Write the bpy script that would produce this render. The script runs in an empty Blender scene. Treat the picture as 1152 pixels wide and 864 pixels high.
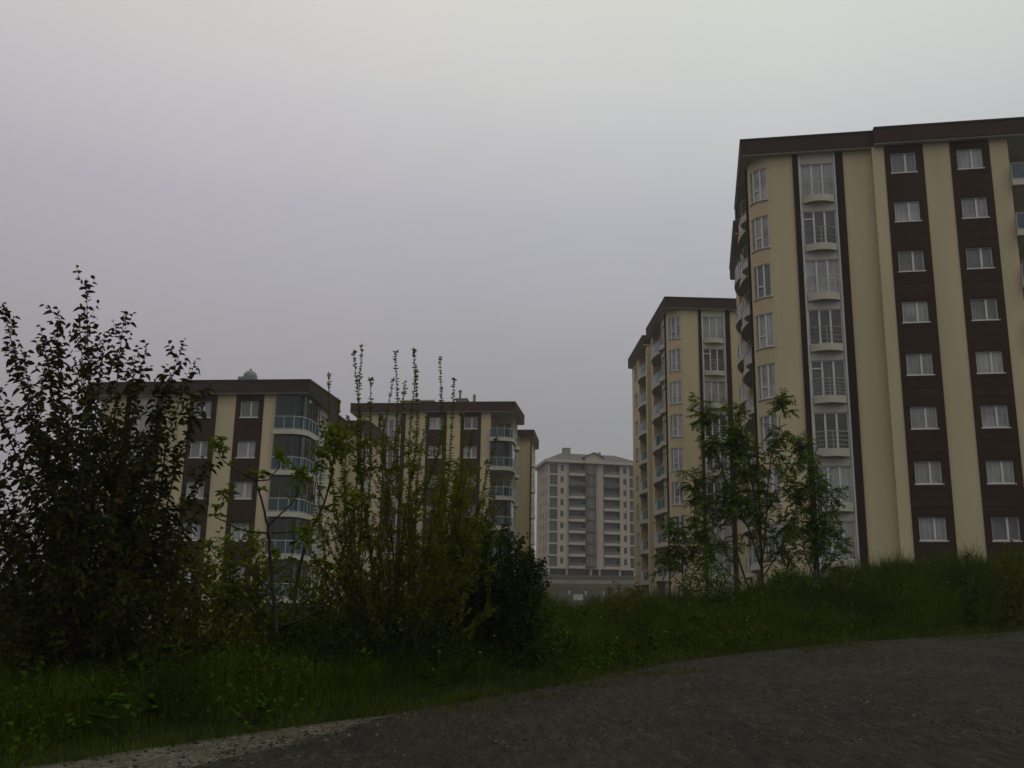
import bpy, math, random
import numpy as np
from mathutils import Vector, Matrix
from mathutils import noise as mnoise

random.seed(11)
rng = np.random.default_rng(11)
R_ = math.radians
scene = bpy.context.scene
col = scene.collection

# ------------------------------------------------------------------ camera model (eye at the origin)
FPX, TH, PH = 1130.0, R_(13.5), R_(1.0)
cF = np.array([0, math.cos(TH), math.sin(TH)])
cR0 = np.array([1.0, 0, 0]); cU0 = np.array([0, -math.sin(TH), math.cos(TH)])
cR = cR0 * math.cos(PH) + cU0 * math.sin(PH)
cU = cU0 * math.cos(PH) - cR0 * math.sin(PH)


def at(x, y, D):
    """world point seen at photo pixel (x, y), at ground distance D (along +Y)"""
    v = cF + cR * (x - 576) / FPX - cU * (y - 432) / FPX
    return v / v[1] * D


cd = bpy.data.cameras.new('camera')
cam = bpy.data.objects.new('camera', cd); col.objects.link(cam)
m = Matrix.Identity(4)
for i in range(3):
    m[i][0] = cR[i]; m[i][1] = cU[i]; m[i][2] = -cF[i]
cam.matrix_world = m
cd.sensor_width = 36; cd.lens = FPX / 1152 * 36
cd.clip_start = 0.1; cd.clip_end = 3000
scene.camera = cam


# ------------------------------------------------------------------ helpers
def tag(o, label=None, cat=None, group=None, kind=None):
    if label: o['label'] = label
    if cat: o['category'] = cat
    if group: o['group'] = group
    if kind: o['kind'] = kind
    return o


def empty(name, loc=(0, 0, 0), rz=0.0):
    o = bpy.data.objects.new(name, None); col.objects.link(o)
    o.location = loc; o.rotation_euler = (0, 0, rz); o.empty_display_size = .3
    return o


def link(name, me, mat, parent=None):
    o = bpy.data.objects.new(name, me); col.objects.link(o)
    if mat is not None:
        for mm in (mat if isinstance(mat, (list, tuple)) else [mat]):
            me.materials.append(mm)
    if parent is not None: o.parent = parent
    return o


class MB:
    def __init__(s): s.v = []; s.f = []

    def add(s, vs, fs):
        b = len(s.v); s.v.extend([tuple(map(float, p)) for p in vs]); s.f.extend([tuple(b + i for i in f) for f in fs])

    def quad(s, a, b, c, d): s.add([a, b, c, d], [(0, 1, 2, 3)])

    def box(s, x0, x1, y0, y1, z0, z1):
        s.add([(x0, y0, z0), (x1, y0, z0), (x1, y1, z0), (x0, y1, z0), (x0, y0, z1), (x1, y0, z1), (x1, y1, z1), (x0, y1, z1)],
              [(0, 3, 2, 1), (4, 5, 6, 7), (0, 1, 5, 4), (1, 2, 6, 5), (2, 3, 7, 6), (3, 0, 4, 7)])

    def prism(s, poly, z0, z1):
        n = len(poly)
        s.add([(p[0], p[1], z0) for p in poly] + [(p[0], p[1], z1) for p in poly],
              [tuple(reversed(range(n))), tuple(range(n, 2 * n))] + [(i, (i + 1) % n, n + (i + 1) % n, n + i) for i in range(n)])

    def tube(s, pts, rad, n=5):
        pts = [np.array(p, float) for p in pts]
        if not hasattr(rad, '__len__'): rad = [rad] * len(pts)
        rings = []
        ref = np.array([0.31, 0.17, 0.93])
        for i, p in enumerate(pts):
            t = pts[min(i + 1, len(pts) - 1)] - pts[max(i - 1, 0)]
            t = t / (np.linalg.norm(t) + 1e-9)
            a = np.cross(t, ref)
            if np.linalg.norm(a) < .1: a = np.cross(t, np.array([1., 0, 0]))
            a /= np.linalg.norm(a); b = np.cross(t, a)
            rings.append([p + rad[i] * (math.cos(2 * math.pi * k / n) * a + math.sin(2 * math.pi * k / n) * b) for k in range(n)])
        vs = [q for r in rings for q in r]; fs = []
        for i in range(len(pts) - 1):
            for k in range(n):
                fs.append((i * n + k, i * n + (k + 1) % n, (i + 1) * n + (k + 1) % n, (i + 1) * n + k))
        fs.append(tuple(reversed(range(n)))); fs.append(tuple(range((len(pts) - 1) * n, len(pts) * n)))
        s.add(vs, fs)

    def build(s, name, mat, parent=None, smooth=False):
        me = bpy.data.meshes.new(name); me.from_pydata(s.v, [], s.f); me.update()
        if smooth: me.polygons.foreach_set('use_smooth', [True] * len(me.polygons))
        return link(name, me, mat, parent)


def np_mesh(name, V, loops, nper, mat, parent=None):
    """V (n,3); loops flat vertex indices; nper = array of face sizes"""
    me = bpy.data.meshes.new(name)
    me.vertices.add(len(V)); me.vertices.foreach_set('co', np.asarray(V, np.float32).ravel())
    me.loops.add(len(loops)); me.loops.foreach_set('vertex_index', np.asarray(loops, np.int32))
    st = np.concatenate([[0], np.cumsum(nper)[:-1]]).astype(np.int32)
    me.polygons.add(len(nper)); me.polygons.foreach_set('loop_start', st)
    me.update(calc_edges=True); me.validate()
    return link(name, me, mat, parent)


# ------------------------------------------------------------------ materials
class NT:
    def __init__(s, name):
        s.m = bpy.data.materials.new(name); s.m.use_nodes = True
        s.t = s.m.node_tree; s.t.nodes.clear()
        s.out = s.n('ShaderNodeOutputMaterial')

    def n(s, typ, **kw):
        nd = s.t.nodes.new(typ)
        for k, v in kw.items():
            if hasattr(nd, k) and not isinstance(v, tuple) and k not in [i.name for i in nd.inputs]: setattr(nd, k, v)
        return nd

    def l(s, a, b): s.t.links.new(a, b)

    def noise(s, scale, detail=4, rough=.55, coord='Object', stretch=None):
        tc = s.n('ShaderNodeTexCoord'); nz = s.n('ShaderNodeTexNoise')
        nz.inputs['Scale'].default_value = scale; nz.inputs['Detail'].default_value = detail; nz.inputs['Roughness'].default_value = rough
        if stretch:
            mp = s.n('ShaderNodeMapping'); mp.inputs['Scale'].default_value = stretch
            s.l(tc.outputs[coord], mp.inputs['Vector']); s.l(mp.outputs['Vector'], nz.inputs['Vector'])
        else: s.l(tc.outputs[coord], nz.inputs['Vector'])
        return nz.outputs['Fac']

    def ramp(s, fac, stops):
        r = s.n('ShaderNodeValToRGB'); e = r.color_ramp.elements
        while len(e) < len(stops): e.new(.5)
        for el, (p, c) in zip(e, stops): el.position = p; el.color = (*c, 1)
        s.l(fac, r.inputs['Fac']); return r.outputs['Color']

    def mix(s, fac, a, b, mode='MIX'):
        mx = s.n('ShaderNodeMix'); mx.data_type = 'RGBA'; mx.blend_type = mode
        for inp, v in ((mx.inputs[0], fac), (mx.inputs[6], a), (mx.inputs[7], b)):
            if isinstance(v, (int, float)): inp.default_value = v
            elif isinstance(v, tuple): inp.default_value = (*v, 1)
            else: s.l(v, inp)
        return mx.outputs[2]

    def pbsdf(s, color, rough=.8, spec=.3, bump=None, bstr=.3, bdist=.02):
        p = s.n('ShaderNodeBsdfPrincipled')
        if isinstance(color, tuple): p.inputs['Base Color'].default_value = (*color, 1)
        else: s.l(color, p.inputs['Base Color'])
        p.inputs['Roughness'].default_value = rough; p.inputs['Specular IOR Level'].default_value = spec
        if bump is not None:
            b = s.n('ShaderNodeBump'); b.inputs['Strength'].default_value = bstr; b.inputs['Distance'].default_value = bdist
            s.l(bump, b.inputs['Height']); s.l(b.outputs['Normal'], p.inputs['Normal'])
        s.l(p.outputs[0], s.out.inputs['Surface']); return p


def mat_plaster(name, c, stain=.75):
    t = NT(name)
    a = t.noise(.35, 5, .6, stretch=(1, 1, .12)); b = t.noise(3.0, 6, .6)
    c1 = t.mix(t.ramp(a, [(.35, (0, 0, 0)), (.75, (1, 1, 1))]), c, tuple(x * stain for x in c))
    c2 = t.mix(t.ramp(b, [(.4, (0, 0, 0)), (.7, (.35, .35, .35))]), c1, tuple(x * .86 for x in c))
    t.pbsdf(c2, .9, .2, t.noise(60, 3), .25, .01); return t.m


def mat_cladding(name, c):
    t = NT(name)
    tc = t.n('ShaderNodeTexCoord'); sp = t.n('ShaderNodeSeparateXYZ'); t.l(tc.outputs['Object'], sp.inputs[0])
    mu = t.n('ShaderNodeMath', operation='MULTIPLY'); mu.inputs[1].default_value = 1 / .48; t.l(sp.outputs['Z'], mu.inputs[0])
    fr = t.n('ShaderNodeMath', operation='FRACT'); t.l(mu.outputs[0], fr.inputs[0])
    fl = t.n('ShaderNodeMath', operation='FLOOR'); t.l(mu.outputs[0], fl.inputs[0])
    wn = t.n('ShaderNodeTexWhiteNoise'); wn.noise_dimensions = '1D'; t.l(fl.outputs[0], wn.inputs['W'])
    g = t.ramp(fr.outputs[0], [(.0, (0, 0, 0)), (.09, (1, 1, 1))])
    base = t.mix(wn.outputs['Value'], c, tuple(x * 1.35 for x in c))
    base = t.mix(t.noise(1.2, 5, .6, stretch=(1, 1, .3)), base, tuple(x * .8 for x in c))
    cc = t.mix(g, tuple(x * .22 for x in c), base)
    t.pbsdf(cc, .75, .12, g, .4, .01); return t.m


def mat_simple(name, c, rough=.6, spec=.3, ns=4., var=.2):
    t = NT(name)
    cc = t.mix(t.noise(ns, 4), tuple(x * (1 - var) for x in c), tuple(x * (1 + var) for x in c))
    t.pbsdf(cc, rough, spec); return t.m


def mat_pane(name, lo, hi, fold=26, spec=.7):
    """net curtain close behind clear glass: pale folds under a glossy coat, each window a little different"""
    t = NT(name)
    oi = t.n('ShaderNodeObjectInfo')
    r = t.ramp(oi.outputs['Random'], [(0, lo), (.22, tuple(a * .7 + b * .3 for a, b in zip(lo, hi))), (.4, hi), (1, tuple(a * .3 + b * .7 for a, b in zip(lo, hi)))])
    tc = t.n('ShaderNodeTexCoord'); w = t.n('ShaderNodeTexWave'); w.wave_type = 'BANDS'; w.bands_direction = 'DIAGONAL'
    mp = t.n('ShaderNodeMapping'); mp.inputs['Scale'].default_value = (1, 1, .02)
    t.l(tc.outputs['Object'], mp.inputs['Vector']); t.l(mp.outputs['Vector'], w.inputs['Vector'])
    w.inputs['Scale'].default_value = fold / 10; w.inputs['Distortion'].default_value = 2.5; w.inputs['Detail'].default_value = 2
    c = t.mix(w.outputs['Fac'], t.mix(.22, r, (.05, .05, .05)), r)
    c = t.mix(t.ramp(t.noise(.8, 3), [(.45, (0, 0, 0)), (.7, (.6, .6, .6))]), c, tuple(x * .5 for x in lo))
    p = t.pbsdf(c, .55, .2)
    p.inputs['Coat Weight'].default_value = spec; p.inputs['Coat Roughness'].default_value = .04; p.inputs['Coat IOR'].default_value = 1.6
    return t.m


def mat_glass(name, tint, opac, rough=.05):
    t = NT(name)
    tr = t.n('ShaderNodeBsdfTransparent'); tr.inputs[0].default_value = (.9, .95, .95, 1)
    p = t.n('ShaderNodeBsdfPrincipled'); p.inputs['Base Color'].default_value = (*tint, 1); p.inputs['Roughness'].default_value = rough
    p.inputs['Specular IOR Level'].default_value = .8
    fr = t.n('ShaderNodeFresnel'); fr.inputs['IOR'].default_value = 1.5
    ad = t.n('ShaderNodeMath', operation='ADD'); ad.inputs[1].default_value = opac; t.l(fr.outputs[0], ad.inputs[0])
    mx = t.n('ShaderNodeMixShader'); t.l(ad.outputs[0], mx.inputs[0]); t.l(tr.outputs[0], mx.inputs[1]); t.l(p.outputs[0], mx.inputs[2])
    t.l(mx.outputs[0], t.out.inputs['Surface']); return t.m


def mat_leaf(name, cols, transl=.35, rough=.7, patch=None):
    """cols: ramp of leaf colours, one per leaf"""
    t = NT(name)
    g = t.n('ShaderNodeNewGeometry')
    c = t.ramp(g.outputs['Random Per Island'], [(i / (len(cols) - 1), k) for i, k in enumerate(cols)])
    if patch: c = t.mix(t.ramp(t.noise(.9, 4, .6), [(.36, (0, 0, 0)), (.64, (1, 1, 1))]), c, t.mix(1.0, c, patch, 'MULTIPLY'))
    d = t.n('ShaderNodeBsdfPrincipled'); t.l(c, d.inputs['Base Color']); d.inputs['Roughness'].default_value = rough; d.inputs['Specular IOR Level'].default_value = .03
    tr = t.n('ShaderNodeBsdfTranslucent')
    hs = t.mix(1.0, c, (1.25, 1.25, .5), 'MULTIPLY'); t.l(hs, tr.inputs['Color'])
    mx = t.n('ShaderNodeMixShader'); mx.inputs[0].default_value = transl
    t.l(d.outputs[0], mx.inputs[1]); t.l(tr.outputs[0], mx.inputs[2]); t.l(mx.outputs[0], t.out.inputs['Surface']); return t.m


def mat_bark(name, c):
    t = NT(name)
    cc = t.ramp(t.noise(9, 6, .65, stretch=(1, 1, .35)), [(.3, tuple(x * .5 for x in c)), (.7, tuple(x * 1.4 for x in c))])
    t.pbsdf(cc, .9, .15, t.noise(25, 5), .6, .01); return t.m


M = {}
M['cream'] = mat_plaster('cream plaster', (.50, .42, .268), .74)
M['white'] = mat_plaster('white render', (.44, .42, .355), .82)
M['brown'] = mat_cladding('brown cladding', (.034, .0165, .0095))
M['brown_trim'] = mat_simple('brown trim', (.021, .010, .006), .7, .12)
M['fascia'] = mat_simple('brown fascia', (.042, .027, .021), .8, .12, 1.2, .25)
M['cap'] = mat_simple('dark roof edge', (.012, .011, .011), .5)
M['roof'] = mat_simple('grey roof sheet', (.10, .09, .085), .8, .2, .6, .3)
M['pvc'] = mat_simple('white frame', (.52, .52, .50), .4, .4, 6, .05)
M['sill'] = mat_simple('stone sill', (.40, .38, .34), .6)
M['pane'] = mat_pane('curtained glass', (.09, .095, .093), (.36, .37, .355))
M['pane_dark'] = mat_pane('dark glass', (.016, .018, .018), (.09, .09, .087))
M['rail'] = mat_simple('pale metal rail', (.36, .36, .36), .4, .5, 6, .05)
M['rail_glass'] = mat_glass('blue tinted glass', (.024, .060, .068), .70)
M['glazing'] = mat_glass('green tinted glazing', (.03, .042, .038), .30, .03)
M['concrete'] = mat_plaster('grey concrete', (.23, .215, .19), .7)
M['tower_wall'] = mat_plaster('pink cream plaster', (.39, .325, .255), .85)
M['tower_trim'] = mat_plaster('pale band', (.37, .33, .28), .9)
M['tower_dark'] = mat_simple('dark tower frame', (.03, .024, .022), .5)
M['tower_roof'] = mat_simple('dull roof tiles', (.09, .08, .075), .8, .2, .8, .3)
M['metal_grey'] = mat_simple('dull grey metal', (.15, .15, .15), .45, .5, 5, .2)
M['bark'] = mat_bark('dark bark', (.030, .024, .018))
M['bark_grey'] = mat_bark('grey bark', (.055, .048, .038))
M['leaf_dark'] = mat_leaf('dark tree leaf', [(.012, .017, .002), (.020, .028, .002), (.028, .038, .003), (.050, .028, .008), (.024, .034, .003), (.015, .021, .002)], .22)
M['leaf_fruit'] = mat_leaf('fruit tree leaf', [(0.0462, 0.0704, 0.002), (0.0858, 0.1188, 0.003), (0.1155, 0.143, 0.006), (0.066, 0.0902, 0.003)], .35)
M['leaf_whip'] = mat_leaf('whip leaf', [(0.0493, 0.0621, 0.002), (0.0874, 0.1035, 0.003), (0.1176, 0.1288, 0.005), (0.065, 0.0736, 0.003)], .3)
M['leaf_ash'] = mat_leaf('ash leaf', [(0.0299, 0.0586, 0.004), (0.0529, 0.0903, 0.005), (0.0805, 0.122, 0.007), (0.0391, 0.0683, 0.004)], .3)
M['leaf_bush'] = mat_leaf('bush leaf', [(.010, .020, .001), (.020, .034, .002), (.030, .048, .003), (.014, .026, .001)], .25)
M['leaf_olive'] = mat_leaf('olive bush leaf', [(.044, .052, .003), (.074, .080, .004), (.095, .095, .007), (.072, .050, .007), (.052, .062, .003)], .3)
M['grass'] = mat_leaf('grass blade', [(0.0195, 0.037, 0.001), (0.0366, 0.062, 0.001), (0.0537, 0.0871, 0.002), (0.0805, 0.095, 0.005), (0.0293, 0.0528, 0.001)], .25, patch=(.48, .50, .6))
M['straw'] = mat_leaf('dry stalk', [(.040, .038, .012), (.058, .050, .020), (.034, .038, .010)], .2)
M['weed'] = mat_leaf('weed leaf', [(0.0161, 0.0425, 0.001), (0.0299, 0.065, 0.001), (0.0483, 0.0875, 0.002)], .2, patch=(.5, .6, .6))
M['moss'] = mat_leaf('verge grass', [(0.0414, 0.0456, 0.006), (0.0633, 0.06, 0.01), (0.0483, 0.0576, 0.007), (0.0805, 0.072, 0.022)], .2)
M['stalk'] = mat_simple('green stalk', (.022, .032, .004), .8)
M['flower'] = mat_simple('yellow petals', (.36, .32, .02), .6)
M['flower_w'] = mat_simple('pale petals', (.26, .20, .19), .6)


# ------------------------------------------------------------------ terrain
EDGE = np.array([(-60, -30), (-14, 2), (-6.5, 8.2), (-4.4, 9.9), (-2.56, 11.75), (-1.3, 12.75), (-.35, 13.9), (.9, 15.35), (1.85, 16.8), (2.97, 18.4),
                 (4.9, 19.9), (7.15, 21.2), (9.06, 21.7), (11.2, 22.3), (18, 24.5), (60, 40), (200, 90), (400, 160)], float)


def edge_u(x, y):
    """signed distance from the road edge, positive on the grass side"""
    x = np.asarray(x, float); y = np.asarray(y, float)
    best = np.full(np.broadcast(x, y).shape, 1e9); sgn = np.ones_like(best)
    for a, b in zip(EDGE[:-1], EDGE[1:]):
        d = b - a; L2 = d @ d
        t = np.clip(((x - a[0]) * d[0] + (y - a[1]) * d[1]) / L2, 0, 1)
        qx = x - a[0] - t * d[0]; qy = y - a[1] - t * d[1]
        ds = np.hypot(qx, qy); cr = d[0] * (y - a[1]) - d[1] * (x - a[0])
        k = ds < best - 1e-9
        best = np.where(k, ds, best); sgn = np.where(k, np.where(cr > 0, 1., -1.), sgn)
    return best * sgn


def sstep(a, b, x):
    t = np.clip((x - a) / (b - a), 0, 1); return t * t * (3 - 2 * t)


CTRL = np.array([(20, 60, -1.2), (34, 60, -.6), (14, 80, -1.6), (18, 95, -1.4), (-2, 60, -6), (-6, 100, -3.4), (-4, 118, -3.), (-22, 74, -8.2), (-22, 92, -7.5), (-45, 60, -9), (-40, 25, -6),
                 (-60, 110, -7), (2, 85, -3.5), (4, 120, 1.2), (10, 120, 1.2), (3, 160, 4.6), (12, 160, 4.6), (4, 197, 7.7), (14, 197, 7.7), (-10, 197, 7.2), (30, 190, 7.7), (5, 225, 10.6), (25, 225, 10.8),
                 (5, 245, 11.9), (20, 250, 11.9), (20, 280, 12), (60, 70, 3), (100, 120, 8), (-120, 150, -2), (-120, 260, 8), (120, 260, 14), (0, 390, 14), (-200, 380, 10), (200, 380, 16), (-150, 30, -9), (200, 60, 12)], float)


def far_z(x, y):
    num = 0; den = 0
    for cx, cy, cz in CTRL:
        w = 1 / ((x - cx) ** 2 + (y - cy) ** 2 + 30) ** 2
        num = num + w * cz; den = den + w
    return num / den


def road_z(x, y):
    return -1.5 + .06 * np.clip(x, -14, 34) + .04 * np.clip(y, -20, 40)


def ripple(x, y):
    return .05 * np.sin(1.7 * x + .6 * y) * np.sin(.9 * y - .5 * x + 1.3) + .03 * np.sin(4.1 * x + 1.1) * np.sin(3.7 * y)


def ground_z(x, y):
    x = np.asarray(x, float); y = np.asarray(y, float)
    u = edge_u(x, y)
    base = road_z(x, y)
    amp = np.interp(x, [-9, -6, -3, -1.2, .2, 1.25, 3, 5, 7, 9, 11, 30], [.35, .45, .76, .90, .86, .50, .50, .52, .62, .80, .94, 1.0])   # the bank is higher up the road
    z = base + amp * sstep(.1, 4.2, u) + ripple(x, y) * sstep(0, 1.5, u)
    far = far_z(x, y)
    k = sstep(5.5, 27, u)
    z = z * (1 - k) + far * k
    return np.where(u < 0, base, z)


def axis(segs):
    out = []
    for a, b, st in segs: out += list(np.arange(a, b, st))
    return np.array(out + [segs[-1][1]])


def grid_mesh(name, xs, ys, zf, mat):
    X, Y = np.meshgrid(xs, ys); Z = zf(X, Y)
    V = np.stack([X, Y, Z], -1).reshape(-1, 3); nx, ny = len(xs), len(ys)
    i = np.arange(ny - 1)[:, None] * nx + np.arange(nx - 1)[None, :]
    L = np.stack([i, i + 1, i + nx + 1, i + nx], -1).reshape(-1)
    o = np_mesh(name, V, L, np.full(L.size // 4, 4), mat)
    o.data.polygons.foreach_set('use_smooth', [True] * len(o.data.polygons)); return o


t = NT('soil and turf')
n1 = t.noise(.12, 6, .6); n2 = t.noise(3.5, 6, .65)
c = t.ramp(n1, [(.3, (.014, .017, .005)), (.5, (.030, .029, .014)), (.7, (.052, .045, .028))])
gp = t.n('ShaderNodeTexCoord'); gs = t.n('ShaderNodeSeparateXYZ'); t.l(gp.outputs['Object'], gs.inputs[0])
gm = t.n('ShaderNodeMapRange'); gm.inputs['From Min'].default_value = 45; gm.inputs['From Max'].default_value = 90; t.l(gs.outputs['Y'], gm.inputs['Value'])
c = t.mix(gm.outputs[0], (.012, .014, .003), c)
c = t.mix(t.ramp(n2, [(.35, (0, 0, 0)), (.7, (1, 1, 1))]), c, (.012, .015, .004))
t.pbsdf(c, .95, .1, n2, .6, .05); M['ground'] = t.m

t = NT('worn asphalt')
n0 = t.noise(.22, 5, .6); n1 = t.noise(1.5, 8, .72, stretch=(1, .28, 1)); n2 = t.noise(11, 6, .75, stretch=(1, .22, 1)); n3 = t.noise(60, 4, .7, stretch=(1, .4, 1))
c = t.ramp(n0, [(.3, (.021, .0195, .014)), (.7, (.040, .037, .027))])
c = t.mix(t.ramp(n1, [(.40, (0, 0, 0)), (.68, (.85, .85, .85))]), c, (.013, .0125, .0095))
c = t.mix(t.ramp(n2, [(.30, (.9, .9, .9)), (.50, (0, 0, 0))]), c, (.007, .0065, .005))
c = t.mix(t.ramp(n2, [(.54, (0, 0, 0)), (.68, (.7, .7, .7))]), c, (.066, .061, .046))
c = t.mix(t.ramp(n3, [(.58, (0, 0, 0)), (.70, (.9, .9, .9))]), c, (.11, .104, .083))
p = t.pbsdf(c, .95, .08, n2, 1.0, .05); M['asphalt'] = t.m

t = NT('gravel verge')
tc = t.n('ShaderNodeTexCoord'); vo = t.n('ShaderNodeTexVoronoi'); vo.inputs['Scale'].default_value = 26; t.l(tc.outputs['Object'], vo.inputs['Vector'])
c = t.ramp(vo.outputs['Color'], [(.2, (.05, .045, .034)), (.5, (.10, .09, .068)), (.9, (.19, .175, .14))])
c = t.mix(t.ramp(t.noise(2.2, 5, .6), [(.35, (0, 0, 0)), (.65, (.9, .9, .9))]), c, (.055, .05, .032))
t.pbsdf(c, .95, .1, vo.outputs['Distance'], 1, .03); M['gravel'] = t.m

xs = axis([(-340, -60, 14), (-60, -22, 2), (-22, 40, .35), (40, 70, 2), (70, 340, 14)])
ys = axis([(-34, -4, 3), (-4, 6, .7), (6, 36, .35), (36, 70, 1.5), (70, 260, 4), (260, 400, 14)])
tag(grid_mesh('ground', xs, ys, ground_z, M['ground']), kind='structure')


# road surface: rows across, from the ragged edge out to the right
def edge_x(y): return np.interp(y, EDGE[:, 1], EDGE[:, 0])


ROADE = np.array([(-22, -7.4), (2, -4.8), (6.5, -3.6), (9.5, -2.95), (10.6, -2.3), (11.5, -1.8), (12.3, -1.5), (12.75, -1.25)])


def road_x(y):
    a = edge_x(y); b = np.interp(y, ROADE[:, 0], ROADE[:, 1])
    return np.where(y < 12.75, b, a)


ry = axis([(-22, 4, 1.), (4, 24.4, .07), (24.4, 39.9, .5)])
ju = np.array([mnoise.noise(Vector((v * 1.3, 3.1, 0))) * .42 + mnoise.noise(Vector((v * 5.0, 9.1, 0))) * .22 for v in ry])
NC = 90
V = []
for yv, j in zip(ry, ju):
    x0 = float(road_x(yv)) + j * (1 if yv > 8 else .3)
    tt = np.linspace(0, 1, NC) ** 1.8
    xx = x0 + (70 - x0) * tt
    zz = road_z(xx, np.full(NC, yv)) + .004 + .014 * np.array([mnoise.noise(Vector((a * .8, yv * .8, 0))) for a in xx]) * np.minimum(1, tt * 30)
    V.append(np.stack([xx, np.full(NC, yv), np.maximum(zz, road_z(xx, np.full(NC, yv)) + .003)], -1))
V = np.array(V).reshape(-1, 3)
i = np.arange(len(ry) - 1)[:, None] * NC + np.arange(NC - 1)[None, :]
L = np.stack([i, i + 1, i + NC + 1, i + NC], -1).reshape(-1)
ro = np_mesh('road', V, L, np.full(L.size // 4, 4), M['asphalt']); tag(ro, kind='structure')
ro.data.polygons.foreach_set('use_smooth', [True] * len(ro.data.polygons))

# gravel verge: sheet between turf and asphalt, lower left
vb = MB(); rows = np.arange(2.0, 12.9, .12); NCV = 8
for yv in rows:
    xa = float(edge_x(yv)) - .15 + .2 * mnoise.noise(Vector((yv * 2, 0, 5))); xb = float(road_x(yv)) + .45
    for k in range(NCV):
        xv = xa + (xb - xa) * k / (NCV - 1)
        vb.v.append((xv, yv, float(ground_z(xv, yv)) + .0015))
for r in range(len(rows) - 1):
    for k in range(NCV - 1):
        a = r * NCV + k; vb.f.append((a, a + 1, a + NCV + 1, a + NCV))
tag(vb.build('gravel_verge', M['gravel']), kind='structure')

# loose stones on verge and road
sb = MB()


def stone(mb, x, y, z, r):
    pts = []
    for k in range(6):
        a = k / 6 * 2 * math.pi + random.random() * .5; rr = r * random.uniform(.7, 1.2)
        pts.append((x + rr * math.cos(a), y + rr * math.sin(a), z - .3 * r))
    for k in range(5):
        a = k / 5 * 2 * math.pi + random.random() * .5; rr = r * random.uniform(.4, .75)
        pts.append((x + rr * math.cos(a), y + rr * math.sin(a), z + r * random.uniform(.45, .7)))
    b = len(mb.v); mb.v += pts
    mb.f.append(tuple(b + 6 + k for k in range(5)))
    for k in range(6):
        i1 = b + 6 + (k * 5 // 6); i2 = b + 6 + (((k + 1) * 5 // 6) % 5)
        mb.f.append((b + k, b + (k + 1) % 6, i2) if i1 == i2 else (b + k, b + (k + 1) % 6, i2, i1))


for _ in range(1100):
    if random.random() < .62:
        y = random.uniform(7, 12.9); xa = float(edge_x(y)); xb = float(road_x(y)) + .5; x = random.uniform(xa, xb); r = random.choice([.010, .012, .018, .026]) * random.uniform(.6, 1.2)
        z = float(ground_z(x, y)) + .004
    else:
        y = random.uniform(9.5, 22); x0 = float(road_x(y)); x = x0 + .1 + abs(random.gauss(0, 3.5)); r = random.choice([.007, .009, .012, .018]) * random.uniform(.6, 1.2)
        z = float(road_z(x, y)) + .008
    stone(sb, x, y, z, r)
for _ in range(7500):      # aggregate broken out of the worn surface
    y = 9.3 + 13 * random.random() ** 1.3; x0 = float(road_x(y)); x = x0 - .1 + random.random() ** 1.2 * (.56 * y + 1 - x0)
    stone(sb, x, y, float(road_z(x, y)) + .007, random.choice([.006, .008, .011, .015]) * random.uniform(.7, 1.3))
t = NT('stone'); g = t.n('ShaderNodeNewGeometry')
t.pbsdf(t.ramp(g.outputs['Random Per Island'], [(0, (.012, .011, .009)), (.45, (.030, .028, .021)), (.8, (.052, .048, .036)), (.985, (.085, .078, .06)), (1, (.19, .18, .16))]), .9, .2)
tag(sb.build('stones', t.m), 'loose pale stones scattered over gravel verge and asphalt', 'stones', kind='stuff')


# ------------------------------------------------------------------ foliage helpers
def norm(a): return a / (np.linalg.norm(a, axis=-1, keepdims=True) + 1e-9)


class Leaves:
    def __init__(s): s.p = []; s.d = []; s.n = []; s.L = []; s.W = []

    def add(s, p, d, n, L, W):
        s.p.append(p); s.d.append(d); s.n.append(n); s.L.append(L); s.W.append(W)

    def build(s, name, mat, parent=None, fold=.25, droop=.25):
        P = np.array(s.p); D = norm(np.array(s.d)); N = np.array(s.n); L = np.array(s.L)[:, None]; W = np.array(s.W)[:, None]
        S = norm(np.cross(D, N)); N = norm(np.cross(S, D))
        dz = np.array([0, 0, -1.])
        mid1 = P + D * L * .32; mid2 = P + D * L * .68 + dz * L * droop * .4
        v = [P, mid1 + S * W * .5 + N * W * fold, mid2 + S * W * .38 + N * W * fold * .8, P + D * L + dz * L * droop, mid2 - S * W * .38 + N * W * fold * .8, mid1 - S * W * .5 + N * W * fold]
        V = np.stack(v, 1).reshape(-1, 3); n = len(P)
        i = np.arange(n)[:, None] * 6
        Lp = np.concatenate([i + np.array([[0, 1, 2, 3]]), i + np.array([[0, 3, 4, 5]])], 1).reshape(-1)
        return np_mesh(name, V, Lp, np.full(n * 2, 4), mat, parent)


def rv(s=1.0): return rng.normal(0, s, 3)


def curve(pts, n):
    """smooth Catmull-Rom through pts"""
    pts = [np.array(p, float) for p in pts]
    P = [2 * pts[0] - pts[1]] + pts + [2 * pts[-1] - pts[-2]]
    out = []
    seg = len(pts) - 1
    for q in np.linspace(0, seg, n):
        k = min(int(q), seg - 1); f = q - k
        a, b, c, d = P[k], P[k + 1], P[k + 2], P[k + 3]
        out.append(.5 * ((2 * b) + (c - a) * f + (2 * a - 5 * b + 4 * c - d) * f * f + (3 * b - a - 3 * c + d) * f ** 3))
    return np.array(out)


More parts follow.
